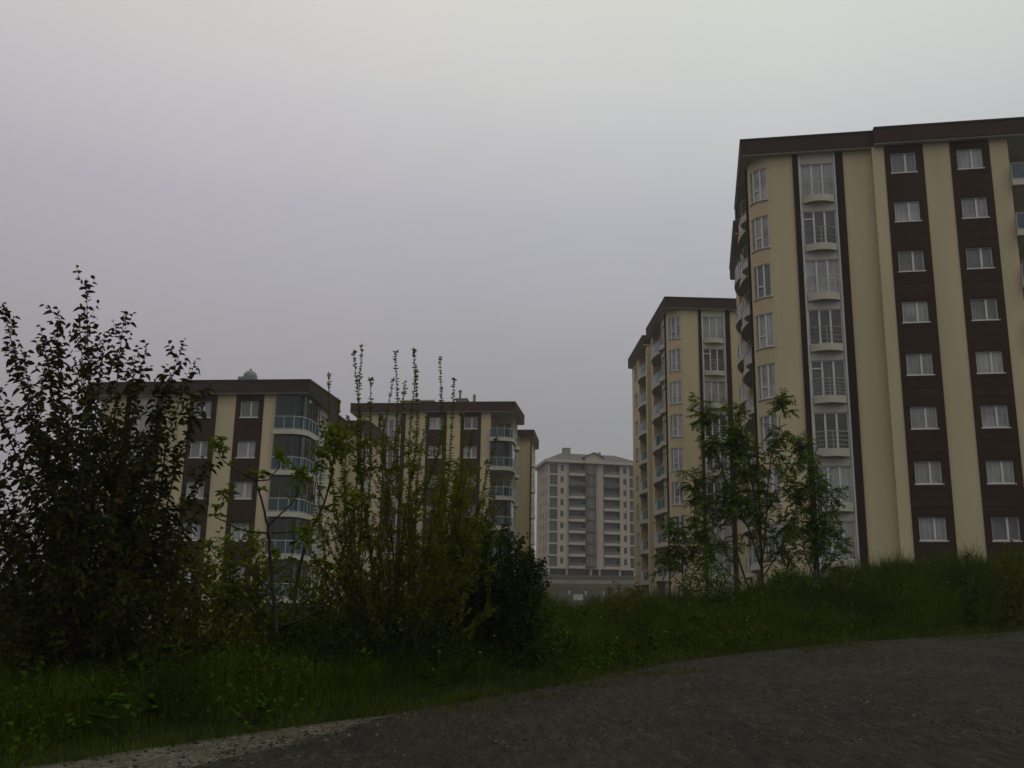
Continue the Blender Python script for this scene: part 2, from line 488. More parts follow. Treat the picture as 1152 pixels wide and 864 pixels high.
def leaf_along(lv, pts, t0, step, L, W, up=.35, out=1.0, pair=1, jit=.4, taper=True):
    seg = np.linalg.norm(np.diff(pts, axis=0), axis=1); cum = np.concatenate([[0], np.cumsum(seg)]); tot = cum[-1]
    d = t0 * tot; ph = rng.uniform(0, 6.28)
    while d < tot:
        k = min(np.searchsorted(cum, d, side='right') - 1, len(seg) - 1); f = (d - cum[k]) / (seg[k] + 1e-9)
        p = pts[k] * (1 - f) + pts[k + 1] * f; tg = norm(pts[k + 1] - pts[k])
        a = norm(np.cross(tg, np.array([.3, .2, .93]))); b = np.cross(tg, a)
        for q in range(pair):
            th = ph + q * 2 * math.pi / pair
            o = a * math.cos(th) + b * math.sin(th)
            dr = norm(o * out + tg * .6 + np.array([0, 0, up]) + rv(jit * .5))
            nn = norm(np.array([0, 0, 1.]) + rv(jit))
            sc = rng.uniform(.65, 1.15) * (1 - .35 * (d / tot) ** 3 if taper else 1)
            lv.add(p, dr, nn, L * sc, W * sc)
        ph += 2.4 + rng.normal(0, .3); d += step * rng.uniform(.6, 1.4)


def shoot(p, d, L, n=5, curl=.25, up=.2):
    """a bending twig from p along d"""
    pts = [np.array(p, float)]; d = norm(np.array(d, float))
    for k in range(n):
        d = norm(d + rv(curl * .35) + np.array([0, 0, up * .3])); pts.append(pts[-1] + d * L / n)
    return np.array(pts)


def grow(tb, lv, main, r0, r1, spacing, blen, ang, leafL, leafW, leafstep, t0=.25, t1=.97, pair=1, up=.2, leafup=.2, sub=True, tipleaf=.5, jit=.5):
    """a stem (points) with side branches and leaves"""
    n = len(main); tb.tube(main, list(np.linspace(r0, r1, n)), 5)
    seg = np.linalg.norm(np.diff(main, axis=0), axis=1); cum = np.concatenate([[0], np.cumsum(seg)]); tot = cum[-1]
    leaf_along(lv, main, tipleaf, leafstep, leafL, leafW, leafup, pair=pair, jit=jit)
    d = t0 * tot; ph = rng.uniform(0, 6.28)
    while d < t1 * tot:
        k = min(np.searchsorted(cum, d, side='right') - 1, len(seg) - 1); f = (d - cum[k]) / (seg[k] + 1e-9)
        p = main[k] * (1 - f) + main[k + 1] * f; tg = norm(main[k + 1] - main[k])
        a = norm(np.cross(tg, np.array([.31, .2, .9]))); b = np.cross(tg, a)
        o = a * math.cos(ph) + b * math.sin(ph)
        dr = norm(tg * math.cos(ang) + o * math.sin(ang))
        L = blen * (1 - .6 * d / tot) * rng.uniform(.6, 1.25)
        br = shoot(p, dr, L, 5, .4, up)
        rr = max(.0022, (r0 + (r1 - r0) * d / tot) * .45)
        tb.tube(br, list(np.linspace(rr, .0016, len(br))), 4)
        leaf_along(lv, br, .12, leafstep, leafL, leafW, leafup, pair=pair, jit=jit)
        if sub and L > .45:
            for q in range(int(L / .22)):
                kk = rng.integers(1, 5); dd = norm(br[kk] - br[kk - 1] + rv(.55))
                b2 = shoot(br[kk], dd, L * rng.uniform(.3, .5), 4, .4, up)
                tb.tube(b2, list(np.linspace(.003, .0013, len(b2))), 4)
                leaf_along(lv, b2, .1, leafstep, leafL, leafW, leafup, pair=pair, jit=jit)
        ph += 2.4 + rng.normal(0, .4); d += spacing * rng.uniform(.6, 1.4)


def gpt(px, D, off=0.0, py=700):
    """a point on the ground at distance D in the direction of photo column px"""
    q = at(px, py, D); return np.array([q[0], q[1], float(ground_z(q[0], q[1])) + off])


# ------------------------------------------------------------------ buildings
class Path:
    """a wall line seen from above; walking along it, outside is on the right-hand side turned by (dy, -dx)"""

    def __init__(s, pts):
        s.p = [np.array(q, float) for q in pts]
        s.seg = [s.p[i + 1] - s.p[i] for i in range(len(s.p) - 1)]
        s.len = [float(np.linalg.norm(d)) for d in s.seg]; s.cum = np.concatenate([[0], np.cumsum(s.len)])
        s.nr = [np.array([d[1], -d[0]]) / L for d, L in zip(s.seg, s.len)]
        s.total = float(s.cum[-1])

    def k(s, a, fwd=True):
        k = int(np.searchsorted(s.cum, a + (1e-6 if fwd else -1e-6), side='right') - 1)
        return max(0, min(k, len(s.seg) - 1))

    def pos(s, a, o=0.0, fwd=True):
        k = s.k(a, fwd); f = (a - s.cum[k]) / s.len[k]
        n = s.nr[k]
        # mitre at an inner vertex
        for j in range(1, len(s.seg)):
            if abs(a - s.cum[j]) < 1e-6:
                n1, n2 = s.nr[j - 1], s.nr[j]; n = (n1 + n2) / (1 + n1 @ n2) if (1 + n1 @ n2) > .3 else n
        return s.p[k] + s.seg[k] * f + n * o

    def samples(s, a, b): return [a] + [float(c) for c in s.cum if a + 1e-6 < c < b - 1e-6] + [b]

    def sweep(s, mb, a, b, z0, z1, o0, o1):
        sm = s.samples(a, b)
        for i in range(len(sm) - 1):
            q = [s.pos(sm[i], o0, True), s.pos(sm[i + 1], o0, False), s.pos(sm[i + 1], o1, False), s.pos(sm[i], o1, True)]
            mb.prism([q[3], q[2], q[1], q[0]], z0, z1)

    def skin(s, mb, a, b, z0, z1, openings=(), depth=.18, o=0.0):
        """wall face with openings (a0, a1, z0, z1) and their reveals"""
        sc = sorted(set([round(x, 4) for x in s.samples(a, b)] + [round(v, 4) for op in openings for v in op[:2] if a < v < b]))
        zc = sorted(set([z0, z1] + [round(v, 4) for op in openings for v in op[2:4] if z0 < v < z1]))
        for i in range(len(sc) - 1):
            ops = [op for op in openings if op[0] - 1e-4 <= sc[i] and sc[i + 1] <= op[1] + 1e-4]
            zz = zc if ops else [z0, z1]
            p, q = s.pos(sc[i], o, True), s.pos(sc[i + 1], o, False)
            for j in range(len(zz) - 1):
                if any(op[2] - 1e-4 <= zz[j] and zz[j + 1] <= op[3] + 1e-4 for op in ops): continue
                mb.quad((*p, zz[j]), (*q, zz[j]), (*q, zz[j + 1]), (*p, zz[j + 1]))
        for op in openings:
            if not (a - 1e-4 <= op[0] and op[1] <= b + 1e-4): continue
            sm = s.samples(op[0], op[1])
            for i in range(len(sm) - 1):
                p, q = s.pos(sm[i], o, True), s.pos(sm[i + 1], o, False); pi, qi = s.pos(sm[i], -depth, True), s.pos(sm[i + 1], -depth, False)
                mb.quad((*p, op[2]), (*pi, op[2]), (*qi, op[2]), (*q, op[2])); mb.quad((*p, op[3]), (*q, op[3]), (*qi, op[3]), (*pi, op[3]))
            for v, fl in ((op[0], True), (op[1], False)):
                p, pi = s.pos(v, o, fl), s.pos(v, -depth, fl)
                mb.quad((*p, op[2]), (*p, op[3]), (*pi, op[3]), (*pi, op[2]))


def window(parent, path, op, mull=(), trans=(), name='window', pane='pane', sill=True, fw=.06, depth=.14, frame='pvc'):
    """frame mesh with pane and sill children; mull = mullion places 0..1, trans = (from, to, height 0..1)"""
    a, b, z0, z1 = op; f = MB(); o0, o1 = -depth + .05, -depth - .02
    path.sweep(f, a, a + fw, z0, z1, o0, o1); path.sweep(f, b - fw, b, z0, z1, o0, o1)
    path.sweep(f, a + fw, b - fw, z0, z0 + fw, o0, o1); path.sweep(f, a + fw, b - fw, z1 - fw, z1, o0, o1)
    ms = []
    for q in mull:
        c = a + (b - a) * q; w = fw * .85
        path.sweep(f, c - w, c + w, z0 + fw, z1 - fw, o0 + .012, o1); ms.append(c)
    for (q0, q1, h) in trans:
        path.sweep(f, a + (b - a) * q0 + fw, a + (b - a) * q1 - fw, z0 + (z1 - z0) * h - .04, z0 + (z1 - z0) * h + .04, o0 + .006, o1)
    fo = f.build(name, M[frame], parent)
    g = MB(); path.sweep(g, a + .02, b - .02, z0 + .02, z1 - .02, -depth - .005, -depth - .012); g.build('pane', M[pane], fo)
    if sill:
        g = MB(); path.sweep(g, a - .06, b + .06, z0 - .06, z0 - .002, .07, -depth + .04); g.build('sill', M['pvc' if sill == 'w' else 'sill'], fo)
    return fo


def line_path(pts): return Path(pts)


def railing(mb, pts, z, h, bars=4, post=.9):
    """horizontal bar railing along a plan polyline"""
    for k in range(bars):
        zz = z + h * (k + 1) / bars; r = .024 if k == bars - 1 else .014
        mb.tube([(p[0], p[1], zz) for p in pts], r, 4)
    n = len(pts)
    for k in sorted(set([0, n - 1] + list(range(0, n, max(1, int(post)))))): mb.tube([(pts[k][0], pts[k][1], z), (pts[k][0], pts[k][1], z + h)], .018, 4)


def bulge(p, q, out, n, depth):
    p, q, out = np.array(p, float), np.array(q, float), np.array(out, float)
    return [p + (q - p) * t + out * depth * (1 - (2 * t - 1) ** 2) for t in np.linspace(0, 1, n)]


def big_balcony(parent, inner, outer, fl, glazed=False, htop=None, name='balcony'):
    """slab with upstand, glass balustrade with pale posts, optional winter glazing; plan polygons inner + outer curve"""
    s = MB(); s.prism(list(inner) + list(outer), fl - .26, fl + .08)
    so = s.build(name, M['white'], parent)
    op = Path([tuple(q) for q in outer])
    r = MB(); g = MB(); tot = op.total
    z0, z1 = fl + .16, fl + .98
    pts = [op.pos(a, -.08) for a in np.linspace(.03, tot - .03, 14)]
    r.tube([(p[0], p[1], z1 + .03) for p in pts], .032, 5); r.tube([(p[0], p[1], z0 - .02) for p in pts], .022, 4)
    n = max(3, int(round(tot / .75)))
    for k in range(n + 1):
        p = op.pos(.03 + (tot - .06) * k / n, -.08); r.tube([(p[0], p[1], fl + .08), (p[0], p[1], z1 + .02)], .028, 4)
    ro = r.build('railing', M['rail'], so)
    op.sweep(g, .06, tot - .06, z0, z1, -.085, -.095); g.build('glass_panel', M['rail_glass'], so)
    if glazed:
        g = MB(); op.sweep(g, .04, tot - .04, z1 + .06, htop, -.14, -.15); g.build('glazing', M['glazing'], so)
        f = MB()
        for k in range(n + 1):
            p = op.pos(.05 + (tot - .1) * k / n, -.145); f.tube([(p[0], p[1], z1 + .06), (p[0], p[1], htop)], .012, 4)
        f.build('glazing_bar', M['metal_grey'], so)
    return so


def french_balcony(parent, path, a, b, fl, bars, depth=.36):
    """shallow curved slab in front of a glazed door bay, with a bar railing"""
    p, q = path.pos(a), path.pos(b); out = path.nr[path.k((a + b) / 2)]
    cv = bulge(p + out * .05, q + out * .05, out, 11, depth)
    s = MB(); s.prism([p - out * .02] + cv + [q - out * .02], fl - .38, fl + .02); so = s.build('balcony', M['white'], parent)
    cr = bulge(p + out * .04, q + out * .04, out, 11, depth - .05)
    r = MB(); railing(r, cr, fl + .02, .95, bars, 5); r.build('railing', M['rail'], so)
    return so


def apartment(name, O, az, H, ztop_row, nfl, label, zb=-10.0, strip=(2.45, 2.75, 4.78, 5.2), glazed=lambda k: True, sides=('left', 'right')):
    """the estate's block type, local x along the front, y to the back, z above eye level"""
    root = empty(name, (O[0], O[1], 0), -R_(az)); tag(root, label, 'apartment block', 'apartment blocks of the estate')
    FH = 2.9; fls = [H - 3.65 - FH * k for k in range(nfl)]; zt = H - 1.0
    wall = MB(); white = MB(); clad = MB(); trim = MB()
    Rr = 1.2
    arc = [(Rr - Rr * math.cos(t), Rr - Rr * math.sin(t)) for t in np.linspace(0, math.pi / 2, 9)]
    # ---- left side, rear to front
    wing = Path([(0, 21), (0, 20), (0, 16.4), (1.4, 16.4), (1.4, 12.4), (0, 12.4), (0, 11.7), (1.6, 11.7), (1.6, 9.3), (0, 9.3), (0, 8.4), (1.4, 8.4), (1.4, 3.8), (0, 3.8)])
    ops = []; dz = 0
    doors = [(wing.cum[3] + .5, wing.cum[4] - .5), (wing.cum[11] + .6, wing.cum[12] - .6)]
    recw = (wing.cum[8] - 1.9, wing.cum[8] - .7)
    small = (wing.cum[1] + .8, wing.cum[1] + 2.4)
    for f in fls:
        ops += [(d0, d1, f + .05, f + 2.15) for d0, d1 in doors]; ops += [(*small, f + .9, f + 2.1)]
    wing.skin(wall, 0, wing.total, zb, zt, ops)
    for o in ops:
        f_ = window(root, wing, o, (.33, .66) if o[1] - o[0] > 2 else (.5,), name='balcony_door' if o[1] - o[0] > 2 else 'window', pane='pane_dark', sill=o[1] - o[0] < 2)
    for f in fls:
        big_balcony(root, [(1.38, 3.82), (1.38, 8.38)], bulge((-.02, 8.45), (-.02, 3.75), (-1, 0), 11, .42), f)
        big_balcony(root, [(1.38, 12.42), (1.38, 16.38)], bulge((-.02, 16.45), (-.02, 12.35), (-1, 0), 11, .38), f)
    # ---- white bay on the left side with the drain pipe at the corner
    bay = Path([(0, 3.8), (0, 1.75)]); bo = [(.25, 1.8, f + .05, f + 2.0) for f in fls]
    bay.skin(white, 0, bay.total, zb, zt, bo, o=.02)
    for o, f in zip(bo, fls):
        window(root, bay, o, (.34, .66), name='french_window', sill=False); french_balcony(root, bay, .15, 1.95, f, 4, .38)
    Path([(0, 1.75), (0, Rr)]).skin(wall, 0, 1.75 - Rr, zb, zt)
    pm = MB(); pm.tube([(-.07, 1.62, zb), (-.07, 1.62, zt)], .075, 6); pm.build('drainpipe', M['brown_trim'], root)
    # ---- rounded corner with curved windows
    ca = Path(arc); co = [(.42, 1.66, f + .05, f + 1.98) for f in fls]
    ca.skin(wall, 0, ca.total, zb, zt, co)
    for o in co: window(root, ca, o, (.26, .66), ((.26, .66, .34),), name='corner_window', sill=True, fw=.055, depth=.1)
    # ---- front: cream, trim strips, white bay, cream
    s0, s1, s2, s3 = strip
    fa = Path([(Rr, 0), (6.75, 0), (6.75, -.4)]); X = lambda v: v - Rr
    fa.skin(wall, 0, X(s0), zb, zt); fa.skin(wall, X(s3), fa.total, zb, zt)
    for a, b in ((s0, s1), (s2, s3)): fa.sweep(trim, X(a), X(b), zb, zt - .02, .09, -.05)
    w0, w1 = X(s1), X(s2); bo = [(w0 + .12, w1 - .12, f + .05, f + 2.05) for f in fls]
    fa.skin(white, w0, w1, zb, zt, bo, o=-.03)
    jam = MB()
    for a, b in ((w0, w0 + .09), (w1 - .09, w1)): fa.sweep(jam, a, b, zb, zt - .02, .05, -.02)
    jam.build('pilaster', M['pvc'], root)
    for k, (o, f) in enumerate(zip(bo, fls)):
        window(root, fa, o, (.33, .66), ((0, .33, .78),) if k % 3 == 1 else (), name='french_window', sill=False, pane='pane' if k % 2 == 0 or k > 5 else 'pane_dark')
        french_balcony(root, fa, w0 + .16, w1 - .16, f, 5 if k in (0, 2, 4) else 4)
    # ---- front: two brown columns of windows between cream bands
    fb = Path([(6.75, -.4), (13.85, -.4)]); X = lambda v: v - 6.75
    brown = ((7.4, 9.45, 7.72, 9.04), (10.85, 12.9, 11.2, 12.52))
    wo = []
    prev = 6.75
    for b0, b1, a0, a1 in brown:
        fb.skin(wall, X(prev), X(b0), zb, zt); prev = b1
        oo = [(X(a0), X(a1), f + 1.0, f + 2.2) for f in fls]
        fb.skin(clad, X(b0), X(b1), zb, zt - .03, oo, .17, o=.045); wo += oo
        for q, sg in ((b0, 1), (b1, -1)): fb.sweep(clad, X(q) if sg > 0 else X(q) - .02, X(q) + .02 if sg > 0 else X(q), zb, zt - .03, .044, -.01)
    fb.skin(wall, X(prev), fb.total, zb, zt)
    for o in wo: window(root, fb, o, (.58,), name='window', sill='w', depth=.13)
    # ---- corner balconies, right
    rec = Path([(13.85, -.4), (13.85, 2.6), (15.9, 2.6), (15.9, 3.1)])
    d0 = rec.cum[1] + .35; do = [(d0, d0 + 1.4, f + .05, f + 2.15) for f in fls]
    rec.skin(wall, 0, rec.total, zb, zt, do)
    for o in do: window(root, rec, o, (.5,), name='balcony_door', pane='pane_dark', sill=False)
    outer = [(16.15, 2.62), (16.15, .9)] + [(14.95 + 1.2 * math.cos(t), .45 - 1.2 * math.sin(t)) for t in np.linspace(0.15, math.pi / 2, 7)] + [(13.8, -.75)]
    outer = list(reversed(outer))
    for k, f in enumerate(fls): big_balcony(root, [(15.88, 2.58), (13.87, 2.58)], outer, f, glazed(k), f + 2.52)
    # ---- right side, front to rear
    rb = Path([(15.9, 3.1), (15.9, 3.35)]); rb.skin(trim, 0, rb.total, zb, zt, o=.02)
    rw = Path([(15.9, 3.35), (15.9, 5.5)]); bo = [(.25, 1.9, f + .05, f + 2.0) for f in fls]
    rw.skin(white, 0, rw.total, zb, zt, bo, o=.015)
    for o, f in zip(bo, fls):
        window(root, rw, o, (.34, .66), name='french_window', sill=False); french_balcony(root, rw, .15, 2.0, f, 4, .38)
    rr = Path([(15.9, 5.5), (15.9, 5.9), (14.6, 5.9), (14.6, 14.3), (16.6, 14.3), (16.6, 21), (0, 21)])
    ro = []
    for f in fls:
        ro += [(4.0, 5.2, f + .95, f + 2.15), (7.4, 8.6, f + .95, f + 2.15)]
        ro += [(rr.cum[4] + .5, rr.cum[4] + 2.1, f + .05, f + 2.0), (rr.cum[4] + 3.6, rr.cum[4] + 4.8, f + .95, f + 2.15)]
    rr.skin(wall, 0, rr.total, zb, zt, ro)
    for o in ro: window(root, rr, o, (.5,), name='french_window' if o[1] - o[0] > 1.3 else 'window', sill=o[1] - o[0] < 1.3)
    for f in fls: french_balcony(root, rr, rr.cum[4] + .4, rr.cum[4] + 2.2, f, 4, .45)
    pm = MB(); pm.tube([(16.66, 14.24, zb), (16.66, 14.24, zt)], .075, 6); pm.build('drainpipe', M['brown_trim'], root)
    wall.build('wall', M['cream'], root); white.build('white_bay', M['white'], root); clad.build('cladding', M['brown'], root); trim.build('trim_strip', M['brown_trim'], root)
    # ---- roof
    def plan(o): return [(-o, -o), (6.85 + .0, -o), (6.85 + .0, -o - .42), (16.3 + o - .42, -o - .42), (16.6 + o - .42, 6.2 + o - .42), (15.0 + o - .42, 6.2 + o - .42), (15.0 + o - .42, 13.85 - o + .42), (17.0 + o - .42, 13.85 - o + .42), (17.0 + o - .42, 21.2), (-o, 21.2), (-o, 11.6), (1.2, 11.6), (1.2, 9.5), (-o, 9.5)]
    f = MB(); f.prism(plan(.42), zt + .05, H - .09); ro_ = f.build('roof', M['fascia'], root)
    f = MB(); f.prism(plan(.46), H - .09, H); f.build('roof_edge', M['cap'], ro_)
    f = MB(); f.prism(plan(.36), zt - .01, zt + .048); f.build('soffit', M['white'], ro_)
    return root


O1 = at(842, 185, 53.4); O2 = at(747.5, 365, 84) + np.array([.42, 0, 0])
b1 = apartment('apartment_block', O1, 10.5, 27.5, 0, 10, 'large cream block with two brown window columns rising behind the grassy crest', glazed=lambda k: False)
b2 = apartment('apartment_block', O2, -1.9, 28.17, 0, 11, 'cream block half hidden by the ash saplings, its curved blue-glass side balconies in view', strip=(2.55, 2.82, 4.9, 5.33), glazed=lambda k: False)
a6 = R_(6); d6 = np.array([math.cos(a6), -math.sin(a6), 0])
O4 = at(217, 445, 71) - 7.4 * d6
b4 = apartment('apartment_block', O4, 6, 16.72, 0, 9, 'cream and brown block with a grey domed roof ventilator behind the dark leafy tree', zb=-12)
O3 = at(550, 470, 98) + (-.71 - 12.9) * d6
b3 = apartment('apartment_block', O3, 6, 21.5, 0, 9, 'cream and brown block with rooftop chimneys and teal corner balconies beside the tower', glazed=lambda k: k in (1, 3, 4))

# roof fittings (local coordinates)
f = MB(); f.box(9.75, 11.0, 2.3, 3.9, 16.72, 17.75); rv_ = f.build('roof_ventilator', M['metal_grey'], b4)
f = MB()
for k in range(6):
    a0, a1 = k / 6 * math.pi / 2, (k + 1) / 6 * math.pi / 2
    r0, r1 = .50 * math.cos(a0 * .92) + .02, .50 * math.cos(a1 * .92) + .02
    z0, z1 = 17.95 + .45 * math.sin(a0), 17.95 + .45 * math.sin(a1)
    P0 = [(10.35 + r0 * math.cos(q), 3.2 + r0 * math.sin(q), z0) for q in np.linspace(0, 2 * math.pi, 15)[:-1]]
    P1 = [(10.35 + r1 * math.cos(q), 3.2 + r1 * math.sin(q), z1) for q in np.linspace(0, 2 * math.pi, 15)[:-1]]
    for j in range(14): f.quad(P0[j], P0[(j + 1) % 14], P1[(j + 1) % 14], P1[j])
f.tube([(10.35, 3.2, 17.75), (10.35, 3.2, 17.95)], .52, 14); f.tube([(10.35, 3.2, 18.38), (10.35, 3.2, 18.55)], .09, 6)
f.build('dome', M['metal_grey'], rv_)
f = MB(); f.box(9.75, 10.9, 3, 4.2, 21.5, 22.6); f.box(9.7, 10.95, 2.95, 4.25, 22.6, 22.72); ch = f.build('chimney', M['concrete'], b3)
f = MB(); f.tube([(10.1, 3.5, 22.72), (10.1, 3.5, 23.5)], .12, 7); f.tube([(10.1, 3.5, 23.5), (10.1, 3.5, 23.65)], .2, 7); f.build('flue', M['metal_grey'], ch)
f = MB(); f.box(11.3, 12.0, 3.2, 3.9, 21.5, 22.3); f.tube([(11.6, 3.5, 22.3), (11.6, 3.5, 23.2)], .16, 7); f.build('chimney', M['concrete'], b3)
f = MB(); f.box(4.4, 7.6, 1.4, 4, 21.5, 22.05); f.box(4.2, 7.8, 1.2, 4.2, 22.05, 22.17); f.build('roof_hatch', M['cream'], b3)
f = MB(); f.tube([(14.2, 5, 21.5), (14.2, 5, 22.6)], .025, 4); f.tube([(13.9, 5, 22.5), (14.5, 5, 22.5)], .015, 4); f.tube([(14.0, 5, 22.3), (14.4, 5, 22.3)], .015, 4); f.build('aerial', M['metal_grey'], b3)


# ---- distant tower
def tower(O, az):
    root = empty('tower_block', (O[0], O[1], 0), -R_(az)); tag(root, 'hazy far tower block with hipped roof and dark central glazing above a wall', 'tower block')
    W, Dp, zb, ze = 23.4, 14.0, 14.1, 40.0; FH = 2.87; fl = [zb + .05 + FH * k for k in range(9)]
    wall = MB(); trim = MB(); dark = MB()
    fr = Path([(0, Dp), (0, 0), (W, 0), (W, Dp), (0, Dp)]); F0 = Dp
    ops = []; dk = []
    mir = lambda a, b: (W - b, W - a)
    for z in fl:
        for a, b in ((3.15, 3.95), mir(3.15, 3.95)): ops.append((F0 + a, F0 + b, z + .8, z + 2.3))
        for a in (1.6, 5.0, 8.6): ops.append((Dp - a - 1.0, Dp - a, z + .8, z + 2.2)); ops.append((F0 + W + a, F0 + W + a + 1.0, z + .8, z + 2.2))
        for a, b in ((.35, 2.35), mir(.35, 2.35)): dk.append((F0 + a, F0 + b, z + .15, z + 2.6))
    full = [(5.25, 9.5), (9.6, 12.25), mir(5.25 - .35, 9.5 - .35)]
    blk = [(F0 + a, F0 + b, zb, ze - .05) for a, b in full]
    fr.skin(wall, 0, fr.total, zb, ze, ops + dk + blk, .25)
    fr.sweep(wall, F0 + 4.9, F0 + 4.95, zb, ze, .2, 0)
    for a, b in ((2.4, 3.1), mir(2.4, 3.1), (12.9, 13.5)): fr.sweep(trim, F0 + a, F0 + b, zb, ze, .12, -.02)
    for z in fl[1:] + [ze - .1]: 
        for a, b in ((.1, 2.4), mir(.1, 2.4)): fr.sweep(trim, F0 + a, F0 + b, z - .28, z + .06, .1, -.02)
    for o in ops: window(root, fr, o, (.5,), name='window', pane='pane_dark', sill=False, fw=.1, depth=.2, frame='tower_dark')
    for o in dk: window(root, fr, o, (.3, .7), ((0, 1, .62),), name='bay_window', pane='pane_dark', sill=False, fw=.12, depth=.2, frame='tower_dark')
    for (a, b) in (full[0], full[2]):
        p = Path([(a, 1.6), (b, 1.6)]); q = MB()
        do = [(.5, p.total - .5, z + .1, z + 2.3) for z in fl]
        p.skin(q, 0, p.total, zb, ze, do, .1); q.add([(a, 0, zb), (a, 1.6, zb), (a, 1.6, ze), (a, 0, ze)], [(0, 1, 2, 3)]); q.add([(b, 0, zb), (b, 1.6, zb), (b, 1.6, ze), (b, 0, ze)], [(0, 3, 2, 1)])
        q.build('loggia_wall', M['tower_dark'], root)
        for k, o in enumerate(do):
            window(root, p, o, (.33, .66), name='loggia_window', pane='pane_dark', sill=False, fw=.1, depth=.08, frame='tower_dark')
            z = fl[k]
            s = MB(); s.box(a + .02, b - .02, -.45, 1.55, z - .25, z); s.box(a + .05, b - .05, -.46, -.36, z - .3, z + .35)
            so = s.build('balcony', M['tower_trim' if k != 7 else 'tower_dark'], root)
            g = MB(); g.box(a + .1, b - .1, -.43, -.40, z + .36, z + 1.05); g.build('glass_panel', M['pane_dark'], so)
    a, b = full[1]
    p = Path([(a, -.5), (b, -.5)]); q = MB()
    do = [(.35, p.total - .35, z + .4, z + 2.4) for z in fl]
    q.box(a, b, -.42, 1.0, zb, ze - .05); Path([(a, -.42), (a, -.5), (b, -.5), (b, -.42)]).skin(q, 0, p.total + .16, zb, ze - .05, [(o[0] + .08, o[1] + .08, o[2], o[3]) for o in do], .07)
    q.build('stair_tower', M['tower_dark'], root)
    for o in do: window(root, p, o, (.5,), ((0, 1, .5),), name='stair_window', pane='pane_dark', sill=False, fw=.08, depth=.03, frame='metal_grey')
    wall.build('wall', M['tower_wall'], root); trim.build('pale_pilaster', M['tower_trim'], root)
    # dark open ground storey on columns
    g = MB(); g.box(1.0, W - 1, 1.4, Dp - 1, 8.5, zb); g.build('ground_storey', M['tower_dark'], root)
    for x in (.3, 4.9, 11.0, 13.2, W - 5, W - .3):
        g = MB(); g.tube([(x, .3, 8.5), (x, .3, zb)], .28, 8); g.build('column', M['tower_trim'], root)
    g = MB(); g.box(-.1, W + .1, -.1, Dp + .1, zb - .35, zb - .002); g.build('base_slab', M['tower_trim'], root)
    # eaves and hipped roof
    e = MB(); e.box(-.9, W + .9, -.9, Dp + .9, ze, ze + .75); e.box(9.2, 13.9, -1.3, -.9, ze - .05, ze + .9); eo = e.build('eaves', M['tower_trim'], root)
    r = MB(); z0 = ze + .75
    r.add([(-.6, -.6, z0), (W + .6, -.6, z0), (W + .6, Dp + .6, z0), (-.6, Dp + .6, z0), (4.5, Dp / 2 - 1, z0 + 2.7), (W - 4.5, Dp / 2 - 1, z0 + 2.7), (W - 4.5, Dp / 2 + 1, z0 + 2.7), (4.5, Dp / 2 + 1, z0 + 2.7)],
          [(0, 1, 5, 4), (1, 2, 6, 5), (2, 3, 7, 6), (3, 0, 4, 7), (4, 5, 6, 7), (0, 3, 2, 1)])
    rf = r.build('roof', M['tower_roof'], root)
    dm = MB(); x0, x1 = 9.4, 13.7; zt = z0 + .95
    dm.add([(x0, -.9, z0), (x1, -.9, z0), (x1, -.9, zt), ((x0 + x1) / 2, -.9, zt + .9), (x0, -.9, zt), (x0, 7, z0), (x1, 7, z0), (x1, 7, zt), ((x0 + x1) / 2, 7, zt + .9), (x0, 7, zt)],
           [(0, 1, 2, 3, 4), (0, 4, 9, 5), (1, 6, 7, 2), (5, 9, 8, 7, 6)])
    do_ = dm.build('dormer', M['tower_wall'], rf)
    dm = MB()
    xm = (x0 + x1) / 2
    for sx in (-1, 1):
        xe = xm + sx * 2.6; ze_ = zt - .2
        dm.add([(xm, -1.3, zt + 1.0), (xe, -1.3, ze_), (xe, 7, ze_), (xm, 7, zt + 1.0), (xm, -1.3, zt + 1.18), (xe, -1.3, ze_ + .18), (xe, 7, ze_ + .18), (xm, 7, zt + 1.18)],
               [(0, 1, 2, 3), (4, 7, 6, 5), (0, 4, 5, 1), (1, 5, 6, 2), (2, 6, 7, 3)])
    dm.build('dormer_roof', M['tower_roof'], rf)
    c = MB(); c.box(5.2, 7.0, 5.5, 7.3, z0 + 1.6, z0 + 3.9); c.box(5.1, 7.1, 5.4, 7.4, z0 + 3.9, z0 + 4.1); c.build('chimney', M['concrete'], rf)
    c = MB(); c.box(14.4, 15.1, 5.5, 6.2, z0 + 1.6, z0 + 3.3); c.build('chimney', M['concrete'], rf)
    return root


tower(at(617, 519, 250), -10)

# ---- low retaining wall and its marker posts on the slope below the tower, white board nearer
rw = MB()
P0 = at(560, 657, 200); P1 = at(760, 659, 196)
for k in range(30):
    a = P0 + (P1 - P0) * k / 30; b = P0 + (P1 - P0) * (k + 1) / 30
    za = float(ground_z(a[0], a[1])); zb_ = float(ground_z(b[0], b[1]))
    rw.add([(a[0], a[1], min(za, zb_) - 1), (b[0], b[1], min(za, zb_) - 1), (b[0], b[1] + .4, min(za, zb_) - 1), (a[0], a[1] + .4, min(za, zb_) - 1), (a[0], a[1], 8.75), (b[0], b[1], 8.75), (b[0], b[1] + .4, 8.75), (a[0], a[1] + .4, 8.75)],
           [(0, 1, 5, 4), (4, 5, 6, 7), (2, 3, 7, 6)] + ([(3, 0, 4, 7)] if k == 0 else []) + ([(1, 2, 6, 5)] if k == 29 else []))
tag(rw.build('retaining_wall', M['concrete'], None), 'long pale concrete wall low on the slope below the hazy tower', 'wall')
